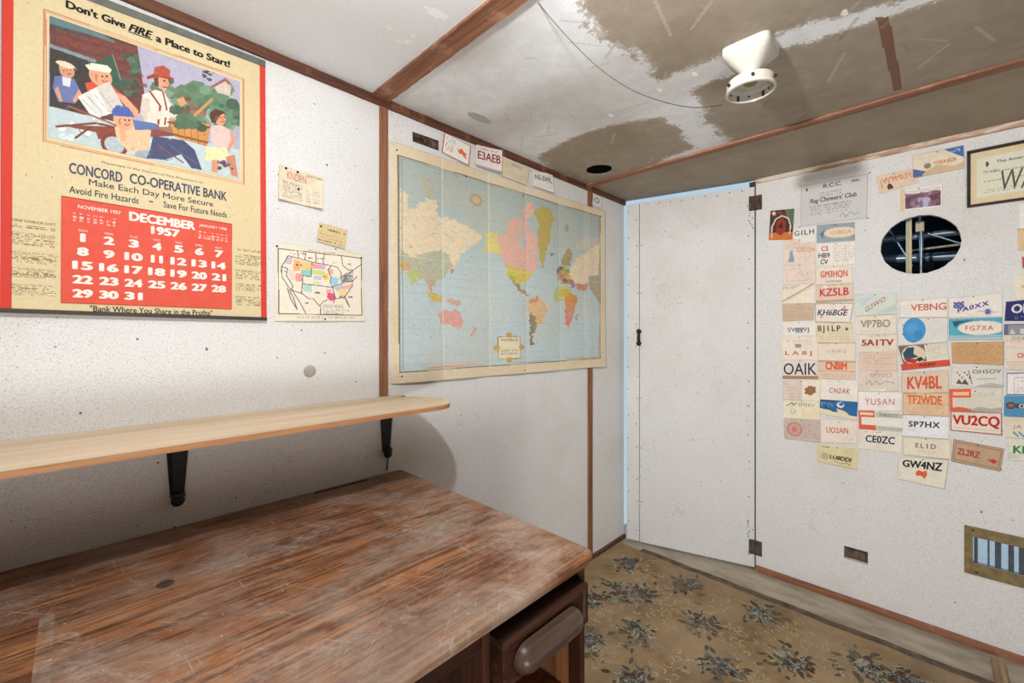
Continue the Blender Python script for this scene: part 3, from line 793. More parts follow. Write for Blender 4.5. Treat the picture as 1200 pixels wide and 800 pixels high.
wp = [(620, -9), (628, 0), (660, 38), (700, 78), (740, 105), (780, 120), (815, 126), (846, 123)]
pts = []
dl = (lc.x * FWD.x + lc.y * FWD.y) - .03; d0 = (CEIL - EYE) * FPX / (HOR + 12)
for i, (u, v) in enumerate(wp):
    k = d0 + (dl - d0) * (i / (len(wp) - 1)) ** .9; d = ray(u, v); pts.append(Vector((d.x * k, d.y * k, EYE + d.z * k)))
fine = []
for i in range(len(pts) - 1):
    p0, p1, p2, p3 = pts[max(i - 1, 0)], pts[i], pts[i + 1], pts[min(i + 2, len(pts) - 1)]
    for k in range(6):
        t = k / 6; fine.append(.5 * (2 * p1 + (p2 - p0) * t + (2 * p0 - 5 * p1 + 4 * p2 - p3) * t * t + (3 * p1 - p0 - 3 * p2 + p3) * t ** 3))
fine.append(pts[-1])
m = MB(); m.tube(fine, .0011, 6); tag(m.build('hanging_wire', M['wire'], smooth=True), 'thin slack grey wire running across the ceiling to the lamp holder', 'wire')

# ================================================================== behind the round hole
m = MB(); x0, x1, ya, yb, za, zb = RWALL + .024, 3.25, -.55, .75, 1.02, CEIL - .06
m.box((x0, ya, za), (x1, yb, za + .01)).box((x0, ya, zb), (x1, yb, zb + .01)).box((x0, ya, za), (x1, ya + .01, zb)).box((x0, yb - .2, za), (x1, yb - .19, zb)).box((x1, ya, za), (x1 + .01, yb, zb))
tag(m.build('dark_hole_box', M['cavity']), kind='structure')  # closed near-black box added so no sky shows through the hole
def at(u, v, x): d = ray(u, v); k = x / d.x; return Vector((x, d.y * k, EYE + d.z * k))
a = at(1065, 290, 2.53); m = MB(); m.box((2.53, a.y - .0095, za + .01), (2.555, a.y + .0095, zb), .001)
tag(m.build('wooden_lath', M['lath']), 'pale upright wooden lath crossing the round hole in the wall', 'lath')
def rod(name, p0, p1, x, r, mat, label, cat, x2=None, sag=0):
    A, B = at(*p0, x), at(*p1, x2 or x); d = (B - A); A -= d * .35; B += d * .35
    A.y = min(max(A.y, ya + .03), yb - .22); B.y = min(max(B.y, ya + .03), yb - .22)
    mm = MB(); mm.tube([A, A.lerp(B, .5) + Vector((0, 0, -sag)), B], r, 14); return tag(mm.build(name, mat, smooth=True), label, cat)
rod('steel_pipe', (1032, 281), (1120, 272), 2.80, .016, M['duct'], 'bluish steel pipe, the upper thick one seen through the round hole', 'pipe')
rod('steel_pipe', (1032, 304), (1120, 300), 2.84, .022, M['duct'], 'bluish steel pipe, the lower thick one seen through the round hole', 'pipe')
rod('metal_rod', (1042, 268), (1062, 300), 2.70, .004, M['duct'], 'thin slanting metal rod behind the left side of the round hole', 'rod')
rod('metal_rod', (1080, 292), (1120, 287), 2.68, .005, M['lath'], 'thin brownish rod level behind the right side of the round hole', 'rod')
rod('metal_rod', (1096, 276), (1122, 284), 2.66, .004, M['duct'], 'thin metal rod sloping down behind the right edge of the round hole', 'rod')
a = at(1078, 266, 2.62); br = empty('hanger_bracket', (2.62, a.y, a.z), 'small pale metal hanger block with stem, right of the lath inside the round hole', 'bracket')
m = MB(); m.box((2.60, a.y - .014, a.z - .022), (2.63, a.y + .014, a.z + .022), .002); m.build('hanger_block', M['lath'], br)
m = MB(); m.tube([(2.615, a.y, a.z + .02), (2.615, a.y, zb)], .006, 10); m.tube([(2.61, a.y - .004, a.z - .02), (2.61, a.y - .005, a.z - .06), (2.61, a.y - .004, a.z - .16), (2.61, a.y - .004, a.z - .40)], [.005, .007, .005, .005], 10); m.build('hanger_stem', M['duct'], br, smooth=True)

# ================================================================== grille low on the wall, socket box
vy1 = on_right(1130, 640).y; vz1 = on_right(1130, 614.5).z; vz0 = on_right(1130, 669.5).z
vy0 = VENT_Y0 - (vy1 - VENT_Y1)
grille = empty('wall_grille', (RWALL, (vy0 + vy1) / 2, vz0), 'dull brass painted air grille set low in the wall at the right edge', 'grille')
fr = slab_with_holes([(vy0, vz0), (vy1, vz0), (vy1, vz1), (vy0, vz1)], [[(VENT_Y0, VENT_Z0), (VENT_Y1, VENT_Z0), (VENT_Y1, VENT_Z1), (VENT_Y0, VENT_Z1)]], lambda a, b: (RWALL - .006, a, b), (.0058, 0, 0))
fo = fr.build('grille_frame', M['brass'], grille)
for y, z in ((VENT_Y1 + .0, vz1 - .012), (VENT_Y1 - .01, vz0 + .012), (VENT_Y0, vz1 - .012), (VENT_Y0, vz0 + .012)):
    m = MB(); m.lathe([(.001, -.0025), (.003, -.002), (.0045, 0)], (RWALL - .006, y, z), 12, 0, 'x'); m.build('screw', M['rust'], fo)
nfin = 19
for k in range(nfin):
    z = VENT_Z0 + (VENT_Z1 - VENT_Z0) * (k + .5) / nfin; m = MB()
    m.box((RWALL + .001, VENT_Y0, z - .0005), (RWALL + .005, VENT_Y1, z + .0005)); m.build('fin', M['fin'], grille)
y = VENT_Y1 - .004; k = 0
for w, gap in ((.010, .026), (.005, .014), (.016, .018), (.014, .012), (.007, .0), (.016, .026), (.006, .014), (.016, .020), (.014, .012), (.008, .018), (.016, .03)):
    if y - w < VENT_Y0: break
    m = MB(); m.box((RWALL + .010, y - w, VENT_Z0), (RWALL + .020, y, VENT_Z1), .001); m.build('louver', M['darkbar'], grille); y -= w + gap
bx = slab_with_holes([(so1.y - .002, so1.z - .002), (so0.y + .002, so1.z - .002), (so0.y + .002, so0.z + .002), (so1.y - .002, so0.z + .002)], [[(so1.y, so1.z), (so0.y, so1.z), (so0.y, so0.z), (so1.y, so0.z)]], lambda a, b: (RWALL + .023, a, b), (.010, 0, 0))
bx.box((RWALL + .031, so1.y - .002, so1.z - .002), (RWALL + .034, so0.y + .002, so0.z + .002))
tag(bx.build('outlet_box', M['boxsteel']), 'small rusty metal socket box sunk in a rectangular wall hole above the baseboard', 'outlet box')
# old plugged knob on the wall between map and shelf
p = on_left(363, 435); m = MB(); m.lathe([(.001, -.004), (.010, -.003), (.016, -.001), (.018, 0)], (p.x, LWALL, p.z), 20, 0, 'y')
tag(m.build('wall_plug', plain('grey_putty', (176, 170, 162), .8), smooth=True), 'round grey putty plug on the bare wall above the shelf', 'plug')

# ================================================================== papers on the walls
_tx = {}
def glyphs(txt, bold=0.0, shear=0.0, gap=1.0):
    k = (txt, bold, shear, gap)
    if k not in _tx:
        c = bpy.data.curves.new('t', 'FONT'); c.body = txt; c.size = 1; c.shear = shear; c.space_character = gap; c.resolution_u = 3
        o = bpy.data.objects.new('t', c); me = bpy.data.meshes.new_from_object(o)
        v = np.array([x.co[:2] for x in me.vertices]); f = [tuple(p.vertices) for p in me.polygons]
        bpy.data.objects.remove(o); bpy.data.curves.remove(c); bpy.data.meshes.remove(me)
        up = np.zeros(len(v))
        if bold > 0:      # struck several times, like heavy type
            n = len(v); b = bold * 1.3; dd = [(0, 0), (b, 0), (-b, 0), (b * .5, b * .6), (-b * .5, -b * .6), (0, b * .6), (0, -b * .6)]
            v = np.concatenate([v + np.array(d) for d in dd]); up = np.repeat(np.arange(len(dd)) * 2.5e-5, n); f = [tuple(i + k * n for i in q) for k in range(len(dd)) for q in f]
        mn, mx = v.min(0), v.max(0); v = (v - mn) / (mx - mn); v[:, 1] = 1 - v[:, 1]
        _tx[k] = (np.column_stack([v, up]), f)
    return _tx[k]
def crop(x0, y0, k): return lambda *p: [(x0 + x / k, y0 + y / k) for x, y in p]
class Paper:
    """a sheet on a wall: corners given as seen in the photograph and carried onto the wall plane"""
    def __init__(s, kind, wall, quad, base, label=None, cat=None, group=None, off=.0012, lift=None, thick=.0006, dens=1.35, art=None, seed=None, parent=None, over=None):
        s.kind, s.wall, s.parent, s.lift = kind, wall, parent, lift or (lambda a, b: 0)
        fn = on_left if wall == 'L' else on_right; s.fn = fn
        s.q = over if over else [fn(*p) for p in quad]
        s.n = Vector((0, -1, 0)) if wall == 'L' else Vector((-1, 0, 0)); s.off = off; s.thick = thick
        w = max(abs(quad[1][0] - quad[0][0]), abs(quad[2][0] - quad[3][0])); h = max(abs(quad[3][1] - quad[0][1]), abs(quad[2][1] - quad[1][1]))
        s.cv = Canvas(max(14, min(440, int(w * dens))), max(10, min(440, int(h * dens))), base, seed if seed is not None else int(abs(quad[0][0] * 7 + quad[0][1] * 13)) % 997)
        s.asp = h / w; s.texts = {}; s.label = (label, cat, group); s.art = art
    def P(s, x, y, up=0):
        a, b, c, d = s.q
        p = (a * (1 - x) + b * x) * (1 - y) + (d * (1 - x) + c * x) * y
        return p + s.n * (s.off + s.lift(x, y) + up)
    def st(s, u, v):
        t = s.fn(u, v); x, y = .5, .5; a, b, c, d = s.q
        for _ in range(12):
            p = (a * (1 - x) + b * x) * (1 - y) + (d * (1 - x) + c * x) * y; r = t - p
            ex = (b - a) * (1 - y) + (c - d) * y; ey = (d - a) * (1 - x) + (c - b) * x
            E, F_, G = ex.dot(ex), ex.dot(ey), ey.dot(ey); D = E * G - F_ * F_; p1, p2 = r.dot(ex), r.dot(ey)
            x += (p1 * G - p2 * F_) / D; y += (p2 * E - p1 * F_) / D
        return x, y
    def sts(s, pts): return [s.st(*p) for p in pts]
    def text(s, t, x0, y0, x1, y1, c, bold=.012, shear=0, rise=0, gap=1.0, name='lettering'):
        """fit text into a box (sheet coordinates); rise lifts the right end"""
        v, f = glyphs(t, bold, shear, gap)
        V, F_ = s.texts.setdefault((name, tuple(c)), ([], [])); b = len(V)
        for a, d, e in v: V.append((x0 + (x1 - x0) * a, y0 + (y1 - y0) * d - rise * a, e))
        F_ += [tuple(b + i for i in q) for q in f]; return s
    def build(s):
        if s.art: s.art(s.cv, s)
        c = s.P(.5, .5)
        s.o = sheet(s.kind, lambda x, y: s.P(x, y), s.cv, M['paper'], -1, s.parent, loc=None if s.parent is not None else c, thick=s.thick)
        if s.parent is None: tag(s.o, *s.label)
        for (name, col), (V, F_) in s.texts.items():
            m = MB(); m.add([s.P(q[0], q[1], .0005 + (q[2] if len(q) > 2 else 0)) for q in V], F_)
            m.build(name.split('#')[0], plain('ink_%d_%d_%d' % col, col, .6, 0, .2, .10, 60), s.o)
        return s.o
def tack(parent, p, n, r=.0022):
    m = MB(); c = Vector(p)
    m.lathe([(.0004, 0), (r, 0), (r, .0016), (.0004, .0024)] if n.x == 0 else [(.0004, 0), (r, 0), (r, -.0016), (.0004, -.0024)], c, 10, 0, 'y' if n.x == 0 else 'x')
    if n.x == 0:
        m.v = [(x, 2 * c.y - y, z) for x, y, z in m.v]
    m.build('tack', M['tack'], parent)

RED = (196, 62, 44); ORANGE = (222, 98, 62); NAVY = (38, 44, 84); BLK = (40, 38, 38); CREAM = (234, 224, 204); WHITE = (240, 236, 228); PINK = (234, 214, 198)

# ---------------------------------------------------------------- wall calendar
ca = crop(0, 0, 3.7375); cb = crop(0, 170, 3.7375)
cal = Paper('wall_calendar', 'L', [(3, -40), (310, 76.5), (311.5, 374), (.5, 364)], (216, 200, 160), 'large yellowed wall calendar with red side borders showing December 1957', 'calendar',
            off=.006, lift=lambda x, y: .004 * y + .002 * math.sin(x * 5) * y, thick=.0012, dens=1.1)
def cal_art(cv, p):
    cv.stain(.25, (214, 190, 140), 60).noise(3, 2).speck(90, (150, 120, 80), .5)
    cv.rect(0, 0, .031, 1, (204, 62, 50)); cv.rect(.972, 0, 1, 1, (204, 62, 50))
    for d, c, w in ((.020, (190, 120, 90), .004), (.014, (190, 120, 90), .003)):
        pts = p.sts([(54 - 0, 16), (283.5, 94.5), (284, 215), (53.5, 165.5)])
        e = d - .014
        pts = [(pts[0][0] - e, pts[0][1] - e), (pts[1][0] + e, pts[1][1] - e), (pts[2][0] + e, pts[2][1] + e), (pts[3][0] - e, pts[3][1] + e)]
        cv.line(pts + pts[:1], w, c, .8)
    for k, (y0, y1) in enumerate(((.0, .05), (.10, .28), (.36, .52), (.58, .72), (.80, .96))):
        def blk(pa, pb, rows):
            a, b = p.st(*pa), p.st(*pb); H = b[1] - a[1]
            cv.micro(a[0], a[1] + H * y0, b[0], a[1] + H * y1, rows, (96, 84, 64), .75)
        blk((13, 262), (67, 352), 2 if k == 0 else 7); blk((275, 290), (306, 362), 2 if k == 0 else 6)
cal.art = cal_art
def pxt(p, t, u0, v0, u1, v1, h, c, **kw):
    """text whose top-left / top-right corners sit at two image points; h = height in sheet fraction"""
    a, b = p.st(u0, v0), p.st(u1, v1); y = (a[1] + b[1]) / 2
    kw.setdefault('name', 'lettering#' + t[:12]); p.text(t, a[0], y, b[0], y + h, c, **kw)
K = (30, 28, 28)
pxt(cal, "Don't Give", 77, 1, 147, 27, .026, K, bold=.04)
pxt(cal, "FIRE", 150, 28, 179, 39, .026, K, bold=.04, shear=.35)
pxt(cal, "a Place to Start!", 182, 41, 269, 73, .026, K, bold=.04)
a, b = cal.st(150, 36.5), cal.st(178, 44); cal.texts[('lettering#FIRE', K)][0].extend([(a[0], a[1] + .004), (b[0], a[1] + .004), (b[0], a[1] + .0075), (a[0], a[1] + .0075)])
n_ = len(cal.texts[('lettering#FIRE', K)][0]); cal.texts[('lettering#FIRE', K)][1].append((n_ - 4, n_ - 3, n_ - 2, n_ - 1))
BL = (62, 74, 96)
pxt(cal, "Presented in the interest of Fire Prevention by", 118, 189.5, 238, 214, .010, (70, 66, 60), bold=.0, shear=.3)
pxt(cal, "CONCORD", 81, 191.5, 143, 203, .034, BL, bold=.022); pxt(cal, "CO-OPERATIVE BANK", 151.5, 204, 265, 225.5, .034, BL, bold=.022)
pxt(cal, "Make Each Day More Secure", 104, 211.5, 249, 236, .026, (52, 56, 68), bold=.006)
pxt(cal, "Avoid Fire Hazards", 81, 219.5, 162, 231.5, .022, (52, 56, 68), bold=.008); pxt(cal, "-", 174, 236, 179, 237, .004, (52, 56, 68))
pxt(cal, "Save For Future Needs", 191, 237.5, 265, 248, .022, (52, 56, 68), bold=.008)
pxt(cal, '"Bank Where You Share in the Profits"', 105, 359.3, 248, 362.6, .019, K, bold=.016)
pxt(cal, "FIRE CHECK LIST", 14, 257.5, 66, 262, .008, (90, 80, 62), bold=.0)
cal_o = cal.build()
m = MB()
for y0, y1 in ((-.012, .012),): m.add([cal.P(x, y, z) for y in (y0, y1) for x in (0, 1) for z in (-.002, .003)], [(0, 1, 3, 2), (4, 6, 7, 5), (0, 4, 5, 1), (2, 3, 7, 6), (0, 2, 6, 4), (1, 5, 7, 3)])
m.build('top_strip', M['tin'], cal_o)
m = MB(); m.add([cal.P(x, y, z) for y in (.993, 1.006) for x in (0, 1) for z in (-.002, .003)], [(0, 1, 3, 2), (4, 6, 7, 5), (0, 4, 5, 1), (2, 3, 7, 6), (0, 2, 6, 4), (1, 5, 7, 3)])
m.build('bottom_strip', plain('dark_tin', (74, 66, 60), .5, .4), cal_o)
def sub(par, kind, quad_px, base, up, dens=1.35, art=None, thick=.0004, seed=1):
    """a smaller sheet lying on another one"""
    q = par.sts(quad_px)
    s = Paper(kind, par.wall, quad_px, base, off=par.off + up, lift=None, thick=thick, dens=dens, art=art, seed=seed, parent=par.o)
    def lift(x, y):
        a = (q[0][0] * (1 - x) + q[1][0] * x) * (1 - y) + (q[3][0] * (1 - x) + q[2][0] * x) * y
        b = (q[0][1] * (1 - x) + q[1][1] * x) * (1 - y) + (q[3][1] * (1 - x) + q[2][1] * x) * y
        return par.lift(a, b)
    s.lift = lift; return s
pic = sub(cal, 'picture', ca((218, 75), (1048, 362), (1045, 790), (210, 605)), (170, 168, 190), .0005, 1.9, seed=4)
def pic_art(cv, p):
    def g(*pts): return p.sts(ca(*pts))
    def blob(x, y, r, c, n=9, seed=1, al=1):
        rr = random.Random(seed)
        for _ in range(n):
            u, v = x + rr.uniform(-r, r), y + rr.uniform(-r, r) * .8; k = r * rr.uniform(.2, .5); d = rr.uniform(.8, 1.2)
            cv.poly(g(*[(u + k * math.cos(i * .9), v + k * .8 * math.sin(i * .9)) for i in range(7)]), tuple(min(255, q * d) for q in c), al)
    cv.poly(g((218, 75), (600, 200), (640, 480), (520, 560), (218, 560)), (104, 62, 58))
    for i in range(9):
        for j in range(8): cv.poly(g((225 + j * 50 + (i % 2) * 24, 110 + i * 22 + j * 14), (268 + j * 50 + (i % 2) * 24, 122 + i * 22 + j * 14), (268 + j * 50 + (i % 2) * 24, 138 + i * 22 + j * 14), (225 + j * 50 + (i % 2) * 24, 126 + i * 22 + j * 14)), (118 + (i * j) % 4 * 6, 72, 64), .7)
    cv.poly(g((218, 75), (400, 132), (500, 185), (498, 196), (400, 160), (218, 110)), (96, 124, 128)); cv.poly(g((218, 112), (400, 166), (400, 176), (218, 124)), (60, 80, 86))
    cv.poly(g((218, 198), (420, 268), (418, 284), (218, 214)), (126, 144, 148))
    cv.poly(g((218, 214), (418, 284), (430, 470), (218, 520)), (62, 60, 58))
    cv.poly(g((395, 290), (492, 245), (540, 388), (500, 430), (400, 400)), (56, 88, 74)); cv.line(g((492, 248), (538, 386)), .006, (120, 140, 120))
    blob(590, 290, 50, (74, 96, 80), 22, 2); blob(560, 390, 40, (70, 88, 74), 14, 3)
    cv.poly(g((600, 210), (1046, 362), (1046, 520), (760, 470), (620, 330)), (176, 172, 194))
    blob(900, 470, 110, (102, 132, 104), 40, 4); blob(990, 500, 60, (84, 116, 94), 24, 5); blob(720, 400, 50, (104, 124, 100), 16, 6)
    blob(910, 335, 26, (78, 92, 84), 10, 7)
    cv.poly(g((930, 380), (985, 355), (1010, 380), (1005, 425), (950, 410)), (206, 190, 178)); cv.poly(g((915, 385), (985, 345), (1012, 372), (1000, 378), (984, 360), (925, 392)), (150, 100, 84))
    cv.poly(g((212, 470), (420, 520), (1045, 660), (1045, 792), (210, 607)), (186, 202, 204))
    blob(330, 590, 60, (206, 216, 214), 10, 8, .6); blob(700, 690, 80, (168, 186, 196), 12, 9, .6)
    # woman in the doorway
    cv.poly(g((240, 340), (270, 338), (325, 352), (350, 400), (330, 460), (255, 450), (232, 390)), (104, 116, 162)); cv.poly(g((272, 342), (312, 350), (306, 388), (276, 380)), (214, 214, 220))
    cv.oval(*p.st(*ca((293, 316))[0]), .034, .060, (206, 150, 122)); cv.oval(*p.st(*ca((286, 290))[0]), .040, .026, (226, 208, 178))
    cv.poly(g((255, 385), (275, 450), (262, 452), (240, 400)), (206, 150, 122)); cv.poly(g((345, 395), (360, 420), (330, 456), (318, 446)), (206, 150, 122))
    # boy in white cap
    cv.poly(g((372, 370), (420, 362), (480, 372), (535, 420), (520, 470), (400, 460)), (206, 84, 60))
    cv.poly(g((500, 410), (545, 425), (605, 490), (600, 520), (575, 505)), (224, 160, 126))
    cv.oval(*p.st(*ca((440, 342))[0]), .054, .085, (224, 160, 126)); cv.poly(g((372, 292), (400, 282), (470, 294), (488, 312), (480, 326), (390, 312)), (236, 226, 206))
    for k, c in enumerate(((232, 228, 220), (214, 212, 206), (238, 234, 226), (206, 200, 192))):
        cv.poly(g((340 + k * 26, 430 - k * 14), (400 + k * 26, 400 - k * 12), (470 + k * 24, 500 - k * 8), (410 + k * 24, 530 - k * 8)), c)
        cv.line(g((360 + k * 26, 440 - k * 10), (430 + k * 22, 510 - k * 8)), .004, (130, 124, 120), .7)
    # wagon with shafts
    cv.poly(g((250, 552), (740, 568), (760, 600), (430, 615), (420, 585)), (132, 70, 58)); cv.line(g((250, 560), (420, 545), (560, 575)), .012, (120, 70, 52)); cv.line(g((300, 470), (520, 560)), .010, (150, 90, 66)); cv.line(g((330, 610), (400, 560)), .010, (112, 60, 48))
    for r_ in (1.0, .72): cv.oval(*p.st(*ca((500, 640))[0]), .065 * r_, .10 * r_, (126, 60, 50) if r_ == 1 else (176, 186, 192))
    # man in a shirt hauling the load
    cv.poly(g((640, 470), (700, 470), (770, 560), (760, 590), (640, 560)), (150, 112, 84))
    cv.poly(g((668, 600), (800, 618), (850, 660), (882, 748), (836, 740), (790, 680), (720, 704), (640, 698), (655, 660)), (70, 76, 108)); cv.line(g((690, 640), (800, 716)), .008, (120, 76, 90)); cv.line(g((740, 640), (860, 720)), .006, (96, 100, 130))
    cv.poly(g((622, 420), (680, 398), (720, 410), (748, 470), (735, 560), (650, 560), (612, 500)), (228, 218, 204)); cv.poly(g((622, 430), (650, 440), (660, 500), (640, 540), (612, 500)), (206, 194, 180))
    cv.line(g((655, 406), (700, 470), (690, 556)), .012, (150, 64, 52)); cv.line(g((712, 410), (728, 480), (720, 550)), .010, (150, 64, 52))
    cv.poly(g((640, 500), (720, 488), (790, 492), (792, 514), (720, 520), (650, 540)), (222, 210, 194)); cv.poly(g((780, 488), (815, 484), (820, 510), (788, 516)), (212, 158, 124))
    cv.oval(*p.st(*ca((705, 362))[0]), .040, .072, (212, 158, 124)); cv.poly(g((672, 350), (690, 340), (694, 385), (676, 380)), (92, 62, 46)); cv.poly(g((640, 340), (690, 322), (760, 348), (758, 358), (690, 342), (642, 354)), (150, 66, 54)); cv.poly(g((668, 334), (676, 300), (712, 292), (742, 312), (744, 346), (690, 336)), (178, 80, 64))
    cv.poly(g((728, 362), (744, 372), (728, 378)), (200, 140, 110)); cv.line(g((712, 386), (734, 388)), .006, (120, 60, 52)); cv.oval(*p.st(*ca((718, 360))[0]), .006, .010, (50, 40, 40))
    # boy in blue cap
    cv.poly(g((500, 560), (570, 555), (660, 575), (650, 660), (560, 670), (510, 610)), (222, 186, 150)); cv.oval(*p.st(*ca((540, 532))[0]), .050, .085, (224, 164, 130)); cv.poly(g((488, 492), (510, 465), (560, 475), (582, 505), (570, 518), (492, 512)), (74, 96, 164))
    cv.poly(g((580, 530), (680, 545), (700, 570), (590, 575)), (92, 112, 162)); cv.poly(g((520, 570), (545, 560), (550, 625), (528, 622)), (224, 164, 130))
    # basket of greens
    cv.poly(g((735, 525), (918, 548), (905, 645), (765, 606)), (198, 140, 78)); cv.line(g((735, 540), (916, 562)), .012, (120, 74, 46)); cv.line(g((755, 592), (906, 628)), .012, (120, 74, 46))
    for k in range(5): cv.line(g((765 + k * 32, 532 + k * 4), (785 + k * 27, 606 + k * 9)), .004, (140, 92, 56))
    blob(825, 520, 60, (84, 108, 84), 22, 10); blob(850, 470, 40, (140, 104, 84), 9, 11); cv.line(g((850, 510), (925, 440)), .016, (190, 146, 96))
    cv.poly(g((770, 440), (800, 428), (815, 460), (790, 474)), (206, 150, 110))
    # girl
    cv.poly(g((920, 560), (960, 548), (1010, 575), (1020, 650), (960, 660), (918, 620)), (216, 190, 182)); cv.oval(*p.st(*ca((958, 520))[0]), .042, .072, (214, 150, 118)); cv.poly(g((915, 500), (940, 480), (985, 495), (960, 510), (940, 545), (922, 540)), (84, 56, 42))
    cv.poly(g((900, 645), (990, 650), (1000, 700), (895, 708)), (226, 218, 170)); cv.poly(g((925, 705), (955, 702), (950, 760), (925, 755)), (206, 144, 114)); cv.poly(g((985, 690), (1025, 680), (1040, 780), (1010, 770)), (196, 132, 104)); cv.poly(g((1000, 570), (1030, 610), (1000, 670), (990, 655), (1010, 615)), (214, 150, 118))
    blob(985, 720, 30, (120, 84, 96), 8, 12)
    for (fx, fy, sc, dx) in ((293, 318, .8, 6), (440, 345, 1.1, 14), (540, 536, 1.0, 12), (960, 522, .9, 10)):
        for ex in (-6, 12): cv.oval(*p.st(*ca((fx + dx + ex * sc, fy - 4 * sc))[0]), .0055 * sc, .008 * sc, (56, 42, 40))
        cv.line(g((fx + dx - 6 * sc, fy + 15 * sc), (fx + dx + 4 * sc, fy + 18 * sc), (fx + dx + 13 * sc, fy + 14 * sc)), .006, (150, 70, 60))
        cv.poly(g((fx + dx + 2 * sc, fy), (fx + dx + 9 * sc, fy + 8 * sc), (fx + dx + 1 * sc, fy + 9 * sc)), (186, 120, 94), .8)
        cv.poly(g((fx - 24 * sc, fy - 8 * sc), (fx - 10 * sc, fy - 14 * sc), (fx - 14 * sc, fy + 18 * sc), (fx - 20 * sc, fy + 14 * sc)), (150, 100, 76), .6)
    for k in range(260):
        x, y = cv.r.rand(2); c = cv.a[int(y * cv.h), int(x * cv.w)]; a = cv.r.uniform(0, 3.1); l = cv.r.uniform(.008, .03); f = cv.r.choice([.82, .9, 1.08, 1.16])
        cv.line([(x, y), (x + math.cos(a) * l, y + math.sin(a) * l)], .005, tuple(np.clip(c * f, 0, 255)), .6)
    cv.noise(4, 9).noise(3, 2)
pic.art = pic_art; pic.build()
pad = sub(cal, 'date_pad', [(72, 230.5), (271, 263), (270.5, 362.5), (71.5, 355)], (214, 84, 66), .0022, .8, thick=.002, seed=5)
def pad_art(cv, p):
    cv.noise(3, 6); a = p.st(73, 262); b = p.st(271, 288); y = (a[1] + b[1]) / 2; W = (246, 226, 214)
    cv.rect(0, y - .004, 1, y + .004, W, .8); cv.rect(0, 0, 1, .012, (120, 50, 40), .6)
    for k in range(7):
        cv.micro(.055 + k * .034, .14, .075 + k * .034, .225, 6, W, .9, .9); cv.micro(.765 + k * .031, .14, .785 + k * .031, .225, 6, W, .9, .9)
pad.art = pad_art
PW = (250, 240, 230)
pad.text("DECEMBER", .345, .045, .745, .140, PW, bold=.045, name="month_name"); pad.text("1957", .470, .160, .645, .245, PW, bold=.05, name="year")
pad.text("NOVEMBER 1957", .08, .06, .30, .095, PW, bold=.01, name="small_month#1"); pad.text("JANUARY 1958", .77, .06, .96, .095, PW, bold=.01, name="small_month#2")
for k in range(7): pad.text("SUN MON TUE WED THU FRI SAT".split()[k], .105 + k * .133 - .022, .292, .105 + k * .133 + .022, .312, PW, bold=.0, name='weekday#%d' % k)
for d in range(1, 32):
    c, r_ = (d - 1) % 7, (d - 1) // 7; xc = .105 + c * .1335; yc = .370 + r_ * .1335; w = .030 if d < 10 else .052
    bd = .05
    if d == 1: w = .014; bd = .05
    if d == 11: w = .036; bd = .05
    pad.text(str(d), xc - w, yc - .041, xc + w, yc + .041, PW, bold=bd, name='date_number#%d' % d)
pad.build()

# ---------------------------------------------------------------- papers left of the world map
k3 = crop(300, 160, 3.478)
p = Paper('note_card', 'L', k3((90, 115), (270, 170), (265, 298), (85, 256)), (226, 214, 190), 'curled cream card with small red heading pinned between calendar and wall strip', 'card', 'cards and papers on the left wall',
          lift=lambda x, y: .004 + .010 * (1 - 4 * (x - .5) ** 2) * -.5 + .006 * abs(x - .5) * 2 + .004 * y, art=lambda cv, p: cv.stain(.3, (200, 180, 140)).micro(.08, .42, .55, .9, 7, (110, 104, 96)).micro(.62, .5, .95, .9, 5, (120, 110, 100), .4).line([(.7, .4), (.76, .95)], .012, (250, 246, 236)).noise(4))
p.text("KNDFN", .18, .12, .62, .34, (206, 120, 84), bold=.0); p.text("NEW YORK", .62, .05, .97, .12, (90, 84, 80), bold=.0)
o = p.build()
for x, y in ((.15, .06), (.42, .05), (.45, .55)): tack(o, p.P(x, y, .0005), p.n, .0035)
p = Paper('note_card', 'L', k3((255, 350), (370, 382), (360, 458), (245, 428)), (212, 192, 146), 'small yellowed typed ticket pinned just above the outline map of states', 'card', 'cards and papers on the left wall',
          lift=lambda x, y: .002 + .003 * x * y, art=lambda cv, p: cv.micro(.2, .18, .95, .32, 1, (80, 70, 50), .9).micro(.06, .4, .9, .75, 4, (150, 126, 84), .4).micro(.05, .82, .9, .94, 1, (90, 78, 56), .8).noise(4))
tack(p.build(), p.P(.08, .18, .0005), p.n, .003)
us = Paper('outline_map', 'L', k3((75, 430), (435, 480), (440, 752), (75, 752)), (232, 222, 202), 'black outline map of states with hand coloured patches pinned beside the calendar', 'map', 'cards and papers on the left wall',
           lift=lambda x, y: .002 + .003 * abs(math.sin(x * 4)) * y, dens=1.7)
ku = crop(320, 280, 8)
